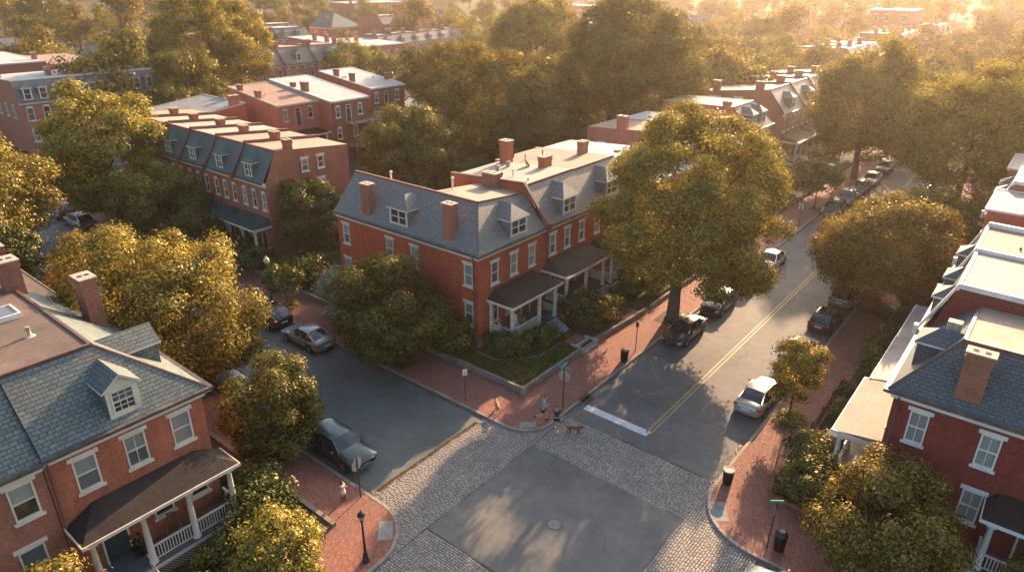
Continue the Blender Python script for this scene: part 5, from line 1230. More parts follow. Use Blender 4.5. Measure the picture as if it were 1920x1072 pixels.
for (x,y,s) in [(-25.5,60,2),(-25.0,66,2.2),(-25.5,73,2.2),(-25.6,79,2),(-25.3,87,2.2),(-25.6,96,2),(-26,104,2.2),(-26,112,2)]:
    shrub(0,x,y,s,'dark front-yard shrub left of the main street, beyond the biggest tree',G5,.4)
# ------------------------------------------------------------------ cars
def paint(name, col, metal=.35):
    m = N(name); P = m.pos()
    c = m.mix(.12, col, m.ramp(m.noise(P, 3, 5), [(.4,(.1,.09,.08)),(.7,(.5,.45,.4))]))
    m.pbsdf(c, .28, .5, None, metal, .6); return m.mat
CP = {k: paint('car_paint_'+k, c) for k, c in dict(silver=(.24,.245,.24), dark_green=(.018,.052,.046), black=(.018,.018,.02), dark_grey=(.06,.06,.065), white=(.5,.49,.46), pearl=(.42,.39,.34), maroon=(.10,.03,.03), brown=(.035,.03,.026), grey=(.22,.22,.22)).items()}
CGL = glass('car_glass', (.02,.032,.034), .04, .1); CTY = worn('tyre', (.02,.02,.02), .85, .2, 6)
CRM = worn('rim', (.42,.42,.42), .35, .2, 8, metal=.7); CHL = glass('headlamp', (.55,.55,.5), .1, .1); CTL = worn('taillamp', (.42,.02,.015), .25, .1, 8)
CPL = worn('number_plate', (.6,.6,.58), .5, .1, 8); CBK = worn('black_trim', (.025,.025,.025), .6, .2, 6); CCH = worn('chrome', (.5,.5,.5), .2, .1, 6, metal=.9)
SED = dict(L=4.75, st=[(2.37,.50,.34,.56),(2.30,.74,.24,.66),(2.05,.86,.20,.73),(1.6,.90,.20,.80),(1.2,.91,.2,.86),(.85,.915,.2,.93),(0,.92,.2,.95),(-.9,.92,.2,.97),(-1.5,.91,.2,.99),(-2.0,.88,.22,1.0),(-2.28,.82,.26,.97),(-2.38,.60,.36,.74)],
           gh=[(.98,.92,.80,.0),(.28,1.40,.60,.0),(-.35,1.46,.61,.0),(-.95,1.42,.59,.0),(-1.72,1.0,.72,.0)], wb=(1.42,-1.38), wr=.33, pil=(-.33,))
SUV = dict(L=4.7, st=[(2.34,.55,.40,.72),(2.26,.80,.30,.86),(1.95,.90,.26,.96),(1.5,.93,.26,1.02),(1.1,.94,.26,1.06),(.75,.945,.26,1.08),(0,.95,.26,1.08),(-.9,.95,.26,1.09),(-1.6,.94,.26,1.1),(-2.05,.92,.3,1.1),(-2.28,.86,.34,1.06),(-2.35,.70,.42,.9)],
           gh=[(.95,1.05,.84,.0),(.35,1.60,.66,.0),(-.4,1.69,.68,.0),(-1.5,1.66,.66,.0),(-2.16,1.12,.74,.0)], wb=(1.40,-1.38), wr=.37, pil=(-.25,-1.25))
CMP = dict(L=4.3, st=[(2.14,.50,.36,.62),(2.06,.76,.26,.74),(1.8,.86,.22,.84),(1.4,.89,.22,.92),(1.05,.90,.22,.98),(.7,.90,.22,1.0),(0,.90,.22,1.0),(-.8,.90,.22,1.01),(-1.4,.90,.22,1.02),(-1.8,.88,.24,1.02),(-2.05,.82,.3,.98),(-2.14,.64,.4,.84)],
           gh=[(1.0,.97,.80,.0),(.3,1.48,.62,.0),(-.4,1.55,.63,.0),(-1.3,1.50,.61,.0),(-1.98,1.04,.70,.0)], wb=(1.30,-1.28), wr=.34, pil=(-.3,-1.1))
def make_car(name, spec, col, label, rails=False):
    t = empty(name, (0,0,0)); tag(t, label, 'car', 'cars parked along the kerbs'); P = CP[col]
    mb = MB(); n = 0; secs = []
    for (x, w, zb, zt) in spec['st']:
        h = zt-zb
        half = [(0,zb),(w*.82,zb),(w*.97,zb+h*.14),(w,zb+h*.36),(w*1.0,zb+h*.62),(w*.965,zb+h*.84),(w*.84,zb+h*.97),(w*.45,zt+.025),(0,zt+.035)]
        ring = [(x,y,z) for y,z in half] + [(x,-y,z) for y,z in half[-2:0:-1]]
        secs.append(ring)
    k = len(secs[0])
    for r in secs: mb.v.extend(r)
    for i in range(len(secs)-1):
        for j in range(k):
            mb.f.append((i*k+j, i*k+(j+1)%k, (i+1)*k+(j+1)%k, (i+1)*k+j)); mb.m.append(0); mb.sm.append(True)
    for i in (0, len(secs)-1): mb.f.append(tuple(i*k+j for j in range(k))); mb.m.append(0); mb.sm.append(True)
    body = mb.build('body', P, t)
    ss = body.modifiers.new('s','SUBSURF'); ss.levels = 1; ss.render_levels = 1
    # greenhouse: windscreen, side glass, rear glass
    G = spec['gh']; zb = [g[1] for g in G]
    mb = MB(); top = [(g[0], g[2], g[1]) for g in G]
    x0, z0 = G[0][0], G[0][1]; x4, z4 = G[-1][0], G[-1][1]
    wbz = spec['st'][5][3]-.02
    B = [(x0,G[0][2]),(G[1][0]+.1,.865*spec['st'][6][1]/.92),(G[2][0],.875*spec['st'][6][1]/.92),(G[3][0]-.1,.865*spec['st'][6][1]/.92),(x4,G[4][2])]
    for s in (1,-1):
        mb.poly([(B[0][0],s*B[0][1],z0),(B[1][0],s*B[1][1],wbz),(G[1][0],s*G[1][2],G[1][1]-.03)])
        mb.poly([(B[1][0],s*B[1][1],wbz),(B[2][0],s*B[2][1],wbz),(G[2][0],s*G[2][2],G[2][1]-.05),(G[1][0],s*G[1][2],G[1][1]-.03)])
        mb.poly([(B[2][0],s*B[2][1],wbz),(B[3][0],s*B[3][1],wbz+.01),(G[3][0],s*G[3][2],G[3][1]-.04),(G[2][0],s*G[2][2],G[2][1]-.05)])
        mb.poly([(B[3][0],s*B[3][1],wbz+.01),(x4,s*B[4][1],z4),(G[3][0],s*G[3][2],G[3][1]-.04)])
    for (i, j) in ((0,1),(4,3)):
        a, b = G[i], G[j]; xm, zm = (a[0]+b[0])/2+(.05 if i == 0 else -.05), (a[1]+b[1])/2+.05
        wm = (a[2]+b[2])/2
        mb.poly([(a[0],-a[2],a[1]),(a[0]+(.06 if i == 0 else -.06),0,a[1]+.01),(xm,0,zm),(xm-(.04 if i == 0 else -.04),-wm,zm-.02)]); mb.poly([(a[0],a[2],a[1]),(a[0]+(.06 if i == 0 else -.06),0,a[1]+.01),(xm,0,zm),(xm-(.04 if i == 0 else -.04),wm,zm-.02)])
        mb.poly([(xm-(.04 if i == 0 else -.04),-wm,zm-.02),(xm,0,zm),(b[0]+(.04 if i == 0 else -.04),0,b[1]-.0),(b[0],-b[2],b[1]-.03)]); mb.poly([(xm-(.04 if i == 0 else -.04),wm,zm-.02),(xm,0,zm),(b[0]+(.04 if i == 0 else -.04),0,b[1]-.0),(b[0],b[2],b[1]-.03)])
    mb.build('window_glass', CGL, t)
    # roof panel, pillars
    mb = MB(); cols = 7; xs = [G[1][0]+.03, G[1][0]-.2, G[2][0], (G[2][0]+G[3][0])/2, G[3][0]+.15, G[3][0]-.04]; zsr = [G[1][1]-.005, G[1][1]+.035, G[2][1]+.0, (G[2][1]+G[3][1])/2+.01, G[3][1]+.02, G[3][1]-.005]; ws = [G[1][2]+.015,G[1][2]+.03,G[2][2]+.03,G[2][2]+.03,G[3][2]+.03,G[3][2]+.015]
    i0 = len(mb.v)
    for x, z, w in zip(xs, zsr, ws):
        for j in range(cols):
            u = -1+2*j/(cols-1); mb.v.append((x, w*u, z+.035*(1-u*u)-.05*abs(u)**6))
    for i in range(len(xs)-1):
        for j in range(cols-1): mb.f.append((i0+i*cols+j,i0+i*cols+j+1,i0+(i+1)*cols+j+1,i0+(i+1)*cols+j)); mb.m.append(0); mb.sm.append(True)
    for s in (1,-1):
        mb.tube([(x0+.03,s*G[0][2],z0),(G[1][0],s*(G[1][2]+.01),G[1][1]-.01),(G[2][0],s*(G[2][2]+.015),G[2][1]-.03),(G[3][0],s*(G[3][2]+.01),G[3][1]-.02),(x4-.03,s*B[4][1],z4)],[.035,.035,.03,.035,.05],6)
        for px in spec['pil']:
            mb.tube([(px-.02,s*.885*spec['st'][6][1]/.92,wbz),(px,s*(G[2][2]+.015),G[2][1]-.06)],[.032,.028],5)
    mb.build('roof', P, t)
    if rails:
        mb = MB()
        for s in (1,-1): mb.tube([(G[1][0]-.15,s*.55,G[2][1]-.02),(G[1][0]-.3,s*.55,G[2][1]+.06),(G[3][0]+.1,s*.55,G[2][1]+.05),(G[3][0]-.05,s*.55,G[2][1]-.04)],[.02]*4,5)
        mb.box((G[1][0]-.5,-.55,G[2][1]+.04),(G[1][0]-.44,.55,G[2][1]+.065)); mb.box((G[3][0]+.3,-.55,G[2][1]+.04),(G[3][0]+.36,.55,G[2][1]+.065))
        mb.build('roof_rack', CBK, t)
        mb = MB(); mb.box((G[2][0]-.45,-.42,G[2][1]+.034),(G[2][0]+.35,.42,G[2][1]+.042)); mb.build('sunroof', CGL, t)
    W_ = spec['st'][6][1]; wr = spec['wr']
    for wx in spec['wb']:
        for s in (1,-1):
            mb = MB()
            prof = [(wr*.62,-.11),(wr*.9,-.11),(wr,-.07),(wr,.07),(wr*.9,.11),(wr*.66,.115)]
            i0 = len(mb.v); nn = 20
            for r, yy in prof:
                for j in range(nn): a = 2*math.pi*j/nn; mb.v.append((r*math.cos(a), yy*s, r*math.sin(a)))
            for q in range(len(prof)-1):
                for j in range(nn): mb.f.append((i0+q*nn+j,i0+q*nn+(j+1)%nn,i0+(q+1)*nn+(j+1)%nn,i0+(q+1)*nn+j)); mb.m.append(0); mb.sm.append(True)
            wl = mb.build('wheel', CTY, t, (wx, s*(W_-.085), wr))
            mb = MB(); i0 = 0
            for k2 in range(5):
                a = 2*math.pi*k2/5; ca, sa = math.cos(a), math.sin(a)
                mb.poly([(ca*.05-sa*.05,.095*s,sa*.05+ca*.05),(ca*.05+sa*.05,.095*s,sa*.05-ca*.05),(ca*wr*.64+sa*.04,.10*s,sa*wr*.64-ca*.04),(ca*wr*.64-sa*.04,.10*s,sa*wr*.64+ca*.04)])
            for j in range(16):
                a, b = 2*math.pi*j/16, 2*math.pi*(j+1)/16
                mb.poly([(.58*wr*math.cos(a),.098*s,.58*wr*math.sin(a)),(.58*wr*math.cos(b),.098*s,.58*wr*math.sin(b)),(.68*wr*math.cos(b),.104*s,.68*wr*math.sin(b)),(.68*wr*math.cos(a),.104*s,.68*wr*math.sin(a))])
                mb.poly([(0,.05*s,0),(.6*wr*math.cos(a),.05*s,.6*wr*math.sin(a)),(.6*wr*math.cos(b),.05*s,.6*wr*math.sin(b))],1)
            mb.build('rim', [CRM, CBK], wl)
        mb = MB()
        for s in (1,-1):
            nn = 12; ya = s*(W_+.006)
            for j in range(nn):
                a, b = math.pi*j/nn, math.pi*(j+1)/nn
                mb.poly([(wx+(wr+.005)*math.cos(a),ya,wr+(wr+.005)*math.sin(a)),(wx+(wr+.005)*math.cos(b),ya,wr+(wr+.005)*math.sin(b)),(wx+(wr+.06)*math.cos(b),ya,wr+(wr+.06)*math.sin(b)),(wx+(wr+.06)*math.cos(a),ya,wr+(wr+.06)*math.sin(a))])
        mb.build('wheel_arch', CBK, t)
    f = spec['st']; xf, xr = f[1][0], f[-2][0]
    for s in (1,-1):
        mb = MB(); z = f[1][3]; mb.ell((xf-.16,s*f[1][1]*.86,z-.08),(.2,.17,.075),8,6); mb.build('headlight', CHL, t)
        mb = MB(); z = f[-2][3]; mb.ell((xr+.03,s*f[-2][1]*.86,z-.13),(.12,.16,.09 if spec is SED else .15),8,6); mb.build('tail_light', CTL, t)
        mb = MB(); mb.ell((G[0][0]-.25,s*(W_+.10),wbz+.07),(.07,.10,.07),8,6); mb.build('mirror', P, t)
    mb = MB(); mb.ell((xf+.0,0,f[1][2]+.25),(.10,.46,.10),10,6); mb.build('grille', CBK if spec is not SUV else CCH, t)
    mb = MB(); mb.box((xr-.14,-.26,f[-2][2]+.34),(xr-.085,.26,f[-2][2]+.46)); mb.build('number_plate', CPL, t)
    # panel lines: doors, handles
    mb = MB()
    for s in (1,-1):
        for px in (G[0][0]-.1, G[2][0]+.02, G[3][0]-.12): mb.box((px-.008,s*(W_-.03),f[6][2]+.12),(px+.008,s*(W_+.008),wbz-.08))
        mb.box((f[4][0],s*(W_-.02),f[6][2]+.02),(f[8][0],s*(W_+.012),f[6][2]+.09))
    mb.build('door_seam', CBK, t)
    return t
cars = {}
def car(kind, col, x, y, heading, label, rails=False):
    """heading: degrees of the nose, 0 = towards +x"""
    key = (kind, col, rails)
    spec = {'sedan':SED,'suv':SUV,'compact':CMP}[kind]; nm = {'sedan':'parked_sedan','suv':'parked_suv','compact':'parked_car'}[kind]
    if key not in cars: c = cars[key] = make_car(nm, spec, CP and col, label, rails)
    else: c = copy_tree(cars[key])
    c['label'] = label; c.location = (x,y,.022); c.rotation_euler = (0,0,R(heading)); return c
car('sedan','silver',-40.0,25.5,180,'grey-silver sedan parked at the kerb by the side wall of the corner house')
car('suv','black',-45.4,25.6,180,'black SUV parked ahead of the grey-silver sedan, half under gold leaves',True)
car('suv','dark_green',-27.6,18.75,0,'dark green SUV parked nose to the cobbles beside the back of the stop sign',False).scale = (1.0,1.0,.93)
car('sedan','black',-40.6,18.6,0,'black car under the large gold-topped tree, only its nose showing')
car('suv','grey',-80.9,25.6,180,'silver-grey estate car on the shaded side street between the maroon car and the black SUV',True)
car('suv','maroon',-86.6,25.7,180,'maroon car farthest along the shaded side street',False)
car('suv','black',-73.6,25.6,180,'black SUV on the shaded side street nearest the gold tree crown',False)
car('sedan','dark_grey',-74.6,18.5,0,'dark car with bright bonnet under the left edge tree')
car('sedan','black',-66.6,18.4,0,'black car at the left edge seen above the brick parapet')
car('suv','dark_grey',-57.5,18.5,0,'dark car hidden left of the smaller gold tree')
car('sedan','brown',-18.75,44.3,-90,'dark brown sedan facing the crossing, parked beside the biggest street tree')
car('compact','black',-18.75,50.6,-90,'black car under the branches right behind the dark brown sedan')
car('compact','dark_grey',-18.8,56.4,-90,'dark grey car hidden under the big crown on the main street')
car('sedan','white',-18.8,62.6,-90,'white sedan emerging from behind the big crown, alone at the left kerb')
for i,(k2,c2,y,lb) in enumerate([('suv','dark_grey',83.0,'dark SUV, first of the convoy parked along the left kerb'),('compact','silver',89.0,'silver hatchback, second of the convoy at the left kerb'),('compact','grey',94.9,'grey car, third of the convoy at the left kerb'),
    ('sedan','white',100.4,'white car, fourth of the convoy at the left kerb'),('suv','black',107.8,'black car, fifth of the convoy at the left kerb'),('sedan','silver',115.0,'silver car, sixth of the convoy at the left kerb under the tall oval tree'),('sedan','white',122.0,'white car, last visible of the convoy at the left kerb')]):
    car(k2,c2,-18.85,y,-90,lb)
car('sedan','pearl',-11.0,39.2,90,'champagne-silver sedan parked beside the sapling, tail towards the crossing')
car('sedan','white',-10.95,46.8,90,'white car behind the sapling crown')
car('compact','black',-10.95,53.2,90,'black hatchback with glass roof on the right of the main street',True)
car('suv','grey',-10.95,58.9,90,'silver-grey SUV parked ahead of the black hatchback',True)
car('suv','black',-11.1,91.4,90,'dark car deep under the spreading tree on the right kerb')
car('suv','black',-11.1,97.8,90,'dark van-like car with a bright windscreen glint under the spreading tree')
car('sedan','silver',-11.1,110,90,'silver car farther up the right kerb behind the spreading tree')
car('suv','dark_grey',-6.2,85.5,60,'dark car on the drive between the trees near the right edge')
car('sedan','white',-3.8,24.4,180,'white car cut off by the bottom edge at the right corner')
# ------------------------------------------------------------------ street furniture
def lamp(x, y, label, H=3.9, on=False, z=.135):
    t = empty('street_lamp', (x,y,z)); tag(t, label, 'street lamp')
    mb = MB(); mb.lathe((0,0,0),[(.21,0),(.21,.10),(.17,.14),(.15,.55),(.10,.66),(.075,.8),(.06,H*.6),(.05,H-.62),(.09,H-.58),(.05,H-.54),(.10,H-.48),(.12,H-.45)],12); mb.build('lamp_post', M['iron'], t)
    return t
gl_warm = worn('lamp_glass', (.62,.45,.27), .25, .05, 8)
t = lamp(-20.24,14.41,'black lantern street lamp with cone cap at the rounded corner, bottom left',3.75)
mb = MB(); mb.lathe((0,0,3.3),[(.10,0),(.17,.34)],6,0,False); mb.build('lantern_glass', gl_warm, t)
mb = MB(); mb.lathe((0,0,3.64),[(.23,0),(.21,.06),(.13,.20),(.05,.27),(.03,.36),(.012,.42)],8); 
for k in range(6): a = k*math.pi/3; mb.tube([(.10*math.cos(a),.10*math.sin(a),3.3),(.175*math.cos(a),.175*math.sin(a),3.64)],[.014,.014],4)
mb.build('lantern_cap', M['iron'], t); t.scale = (.85,.85,.755)
t = lamp(-47.7,27.55,'black street lamp with a round cream globe on the far brick walk',4.1)
mb = MB(); mb.ell((0,0,3.88),(.24,.24,.30),14,10); mb.lathe((0,0,4.14),[(.10,0),(.06,.08),(.02,.14)],8); mb.build('lamp_globe', worn('globe', (.72,.55,.36), .3, .05, 8), t)
# tall road lamp on the left kerb
t = empty('road_lamp', (-20.42,75.6,.135)); tag(t, 'tall grey pole with a curved arm and bright lamp head over the left kerb', 'street lamp')
mb = MB(); mb.tube([(0,0,0),(0,0,6.2)],[.11,.07],8); mb.tube([(0,0,6.2),(.25,-.02,7.0),(1.0,-.05,7.4),(2.0,-.05,7.35)],[.06,.05,.045,.04],7); mb.build('pole', M['wood_grey'], t)
mb = MB(); mb.ell((2.25,-.05,7.3),(.42,.17,.09),12,7); mb.build('lamp_head', worn('lamp_head', (.6,.58,.53), .4, .1, 6), t)
mb = MB(); mb.box((-.24,-.03,2.0),(.24,-.01,2.7)); mb.build('sign_plate', M['white'], t)
def octa(r): return [(r*math.cos(R(22.5+45*k)), r*math.sin(R(22.5+45*k))) for k in range(8)]
SIGNBACK = worn('sign_back', (.42,.36,.31), .45, .12, 5, metal=.3)
STOPRED = worn('stop_red', (.45,.02,.02), .4, .1, 5)
STGREEN = worn('street_green', (.03,.26,.20), .45, .1, 5)
FNT = None
def text_mesh(txt, size, mat, parent, loc, rot, name='lettering'):
    cu = bpy.data.curves.new(name, 'FONT'); cu.body = txt; cu.size = size; cu.align_x = 'CENTER'; cu.align_y = 'CENTER'; cu.extrude = .002
    o = bpy.data.objects.new(name, cu); dg = bpy.context.evaluated_depsgraph_get(); COL.objects.link(o)
    me = bpy.data.meshes.new_from_object(o.evaluated_get(bpy.context.evaluated_depsgraph_get())); bpy.data.objects.remove(o)
    me.materials.clear(); me.materials.append(mat)
    p = bpy.data.objects.new(name, me); COL.objects.link(p); p.parent = parent; p.location = loc; p.rotation_euler = rot; return p
def stop_sign(x, y, label, H, face, blades=False, tilt=0):
    """face: degrees, direction the front looks"""
    t = empty('stop_sign', (x,y,.135), R(face)); tag(t, label, 'stop sign')
    mb = MB(); mb.box((-.03,-.03,0),(.03,.03,H)); mb.build('sign_post', M['pole'], t)
    zc = H-.45 if not blades else H-.72
    o = octa(.40); mb = MB(); mb.poly([(.035,a,b+zc) for a,b in o],1); mb.poly([(.048,a,b+zc) for a,b in o],0)
    for k in range(8): a,b = o[k], o[(k+1)%8]; mb.poly([(.035,a[0],a[1]+zc),(.035,b[0],b[1]+zc),(.048,b[0],b[1]+zc),(.048,a[0],a[1]+zc)],1)
    s = mb.build('sign_face', [STOPRED, SIGNBACK], t)
    text_mesh('STOP', .30, M['white'], t, (.052,0,zc), (R(90),0,R(90)))
    if blades:
        mb = MB(); mb.box((-.012,-.42,H-.18),(.012,.42,H-.02)); mb.build('street_name_plate', STGREEN, t)
        mb = MB(); mb.box((-.42,-.012,H+.0),(.42,.012,H+.16)); mb.build('street_name_plate', STGREEN, t)
    return t
stop_sign(-23.82,17.06,'octagonal stop sign seen from behind on the left corner walk',2.55,180+12)
stop_sign(-20.32,30.47,'stop sign seen from behind with two green street name plates, by the runners',3.05,90+10,True)
t = empty('street_name_sign', (-6.0,27.05,.135), R(-52)); tag(t, 'leaning thin dark post with a small green name plate, right corner walk', 'sign')
mb = MB(); mb.tube([(0,0,0),(.05,.03,2.85)],[.03,.03],6); mb.build('sign_post', M['iron'], t)
mb = MB(); mb.box((.04,-.30,2.84),(.065,.32,2.98)); mb.build('street_name_plate', STGREEN, t)
mb = MB(); mb.box((.05,-.02,2.1),(.065,.02,2.6)); mb.build('sign_face', SIGNBACK, t)
def sign_post(x, y, label, H, kind, face=0):
    t = empty('sign_post', (x,y,.135), R(face)); tag(t, label, 'sign')
    mb = MB(); mb.box((-.025,-.025,0),(.025,.025,H)); mb.build('post', M['pole'], t)
    mb = MB()
    if kind == 'plate':
        mb.box((.03,-.15,H-.48),(.04,.15,H-.02)); mb.build('sign_plate', M['white'], t)
        mb = MB(); mb.tube([(.043,-.05,H-.38),(.043,.02,H-.22),(.043,.04,H-.12)],[.012]*3,4); mb.box((.041,-.08,H-.42),(.044,.08,H-.39)); mb.build('sign_mark', M['iron'], t)
    else:
        mb.box((-.09,-.08,H-.42),(.09,.08,H-.16)); mb.lathe((0,0,H-.16),[(.09,0),(.09,.08),(.02,.15)],8); mb.build('meter_head', M['iron'], t)
        mb = MB(); mb.box((.092,-.05,H-.36),(.096,.05,H-.27)); mb.build('meter_window', M['white'], t)
    return t
sign_post(-25.57,27.09,'small white parking sign on a dark post above the tan dog',2.45,'plate',-35)
sign_post(-20.45,39.9,'dark parking meter post on the walk beside the black bin',2.35,'meter',-35)
sign_post(-9.25,53.7,'thin dark post on the east walk beside the black hatchback',2.6,'meter',-60)
def bin_(x, y, label, kind):
    t = empty('litter_bin', (x,y,.14)); t.scale = (.88,.88,.92); tag(t, label, 'litter bin')
    mb = MB(); mb.lathe((0,0,0),[(.25,.0),(.27,.05),(.30,.9),(.33,.93),(.33,.98)],18)
    mb.build('bin_body', M['iron'], t)
    mb = MB()
    for k in range(24): a = 2*math.pi*k/24; mb.tube([(.275*math.cos(a),.275*math.sin(a),.08),(.315*math.cos(a),.315*math.sin(a),.9)],[.012,.012],4,cap=False)
    mb.build('bin_slats', M['iron'], t)
    mb = MB()
    if kind == 'open': mb.lathe((0,0,.94),[(.36,0),(.37,.04),(.34,.07),(.26,.05),(.22,.0)],18); mb.build('bin_rim', M['chimney_cap'], t)
    elif kind == 'dome': mb.lathe((0,0,.96),[(.35,0),(.35,.05),(.28,.14),(.22,.24),(.15,.27)],18); mb.build('bin_lid', M['iron'], t)
    else: mb.lathe((0,0,.96),[(.34,0),(.34,.05),(.25,.07)],18); mb.build('bin_lid', M['iron'], t)
bin_(-20.29,38.0,'black slatted litter bin beside the parking meter post','flat')
bin_(-9.36,30.3,'open black litter bin with a pale rim throwing a long shadow on the right corner','open')
bin_(-5.53,27.35,'domed black litter bin near the white car at the bottom right','dome')

# ------------------------------------------------------------------ garden walls, steps, fences
def wall_piece(name, label, boxes, mat, cat='garden wall', cap=None):
    t = MB()
    for b in boxes: t.box(*b)
    o = t.build(name, M[mat]); tag(o, label, cat); 
    if cap:
        c = MB()
        for b in cap: c.box(*b)
        c.build('coping', M['kerb'], o)
    return o
def stone_line(a, b, z0, z1, w, name, label, cat='garden wall', seg=1.5, mat='wall_stone'):
    mb = MB(); a = Vector(a); b = Vector(b); d = b-a; L = d.length; d /= L; n = Vector((-d.y,d.x)); g = random.Random(int(a.x*7+a.y)); m = max(1,round(L/seg))
    for j in range(m):
        p = a+d*(L*j/m+.008); q = a+d*(L*(j+1)/m-.008); dz = g.uniform(-.012,.012); k = g.uniform(-.01,.01)
        P = [p+n*k,q+n*k,q+n*(w+k),p+n*(w+k)]
        mb.poly([(v.x,v.y,z1+dz) for v in P])
        for i in range(4): u,v = P[i],P[(i+1)%4]; mb.poly([(u.x,u.y,z0),(v.x,v.y,z0),(v.x,v.y,z1+dz),(u.x,u.y,z1+dz)])
    return tag(mb.build(name, M[mat]), label, cat)
stone_line((-23.2,30.12),(-62,30.12),0,.55,-.20,'garden_wall','low stone wall of the corner lawn along the side street walk')
stone_line((-23.44,30.4),(-23.44,37.1),0,.55,-.20,'garden_wall','low stone wall of the corner lawn along the main street walk')
mb = MB(); mb.lathe((-23.28,30.25,0),[(.24,0),(.24,.58),(.20,.62)],10); tag(mb.build('wall_pier', M['wall_stone']), 'round stone pier at the corner of the lawn wall, above the runners', 'wall pier')
mb = MB()
for k in range(3): mb.box((-23.0-.34*k,37.15,.0),(-23.36-.34*k,38.75,.25+.13*k-.02*k))
mb.box((-24.2,37.0,.0),(-23.05,37.14,.58)); mb.box((-24.2,38.76,.0),(-23.05,38.92,.58))
tag(mb.build('garden_steps', M['steps_stone']), 'short stone steps cut through the lawn wall below the blue porch stairs', 'steps')
stone_line((-23.3,38.95),(-22.9,45.9),.0,.50,.25,'garden_wall','low brick-topped wall edging the bushes between the garden steps and the big tree')
stone_line((-22.9,46.9),(-22.9,72),.0,.48,.22,'garden_wall','garden wall running up the left walk behind the biggest street tree')
wall_piece('garden_path','brick path from the stone lawn steps to the blue porch stairs',[((-24.95,37.15,.40),(-24.1,38.75,.475))],'paver','path')
wall_piece('garden_path','brick path to the grey stair of the second house',[((-24.3,43.3,.38),(-23.2,45.2,.475))],'paver','path')
stone_line((-29.4,31.9),(-27.0,31.9),.44,.50,.12,'bed_edging','low edging of the planting bed at the porch corner','bed edging',.5,'wall_stone')
stone_line((-27.0,31.9),(-25.0,34.2),.44,.50,.12,'bed_edging','slanting edging of the bed along the porch lattice','bed edging',.5,'wall_stone')
stone_line((-25.0,34.3),(-24.9,36.9),.44,.50,.12,'bed_edging','edging between the lawn and the blue stairs','bed edging',.5,'wall_stone')
mb = MB(); prism(mb, [(-29.3,32.0),(-27.0,32.0),(-25.05,34.3),(-25.0,37.0),(-29.3,37.0)], .3, .475); tag(mb.build('flower_bed', M['soil']), kind='structure')
mb = MB(); prism(mb, [(-27.9,38.9),(-24.2,38.9),(-23.6,45.0),(-27.9,45.6)], .3, .478); tag(mb.build('flower_bed', M['soil']), kind='structure')
stone_line((-23.15,14.72),(-45,14.72),.0,.36,-.24,'garden_wall','straight stone edging of the west lawn beside the brick walk')
stone_line((-23.12,14.45),(-23.12,-8),.0,.36,-.24,'garden_wall','stone edging of the west lawn returning to the bottom edge')
# tree pits
for (x,y,w,l,lb) in [(-8.85,38.4,1.4,1.7,'soil bed of the sapling'),(-21.0,46.4,1.6,2.6,'bare soil'),(-32.4,27.9,1.6,1.6,'soil'),(-30.2,16.4,1.5,1.5,'soil'),(-8.4,58.6,1.5,1.8,'soil'),(-46.2,27.9,1.3,1.3,'soil'),(-20.9,83.6,1.2,1.6,'soil'),(-39.6,16.6,1.6,1.6,'soil')]:
    mb = MB(); prism(mb, [(x-w/2,y-l/2),(x+w/2,y-l/2),(x+w/2,y+l/2),(x-w/2,y+l/2)], .08, .148); tag(mb.build('tree_pit', M['soil']), kind='structure')
def iron_fence(a, b, label, H=.95, z=.3, gap=.13):
    t = empty('iron_fence', (a[0],a[1],z)); tag(t, label, 'fence')
    d = Vector((b[0]-a[0],b[1]-a[1],0)); L = d.length; d /= L
    mb = MB()
    for zz in (.12,H-.16): mb.tube([(0,0,zz),tuple(d*L+Vector((0,0,zz)))],[.018,.018],4)
    n = int(L/gap)
    for k in range(n+1): p = d*(L*k/n); mb.tube([tuple(p),(p.x,p.y,H)],[.011,.004 if k%8 else .011],4,cap=False)
    mb.build('fence_bars', M['iron'], t)
    mb = MB()
    for k in range(int(L/2)+1): p = d*min(L,2*k); mb.tube([tuple(p-Vector((0,0,.3))),(p.x,p.y,H+.12)],[.03,.03],6); mb.ell((p.x,p.y,H+.15),(.05,.05,.05),6,4)
    mb.build('fence_post', M['iron'], t)
iron_fence((-7.15,31.0),(-7.15,43.6),'black iron garden fence along the east walk beside the tan porch')
iron_fence((-7.1,30.85),(-.5,30.85),'low black iron fence along the bottom right brick walk')
iron_fence((-7.15,52.8),(-7.15,57.5),'short iron railing by the concrete slab on the east walk')
stone_line((-7.2,30.62),(0,30.62),.0,.34,.2,'garden_wall','low dark kerb wall under the bottom right iron fence',mat='brick_brown')
stone_line((-7.0,47.0),(-7.0,52.2),.0,.36,.15,'garden_wall','thin stone edging between the round shrubs and the east walk')
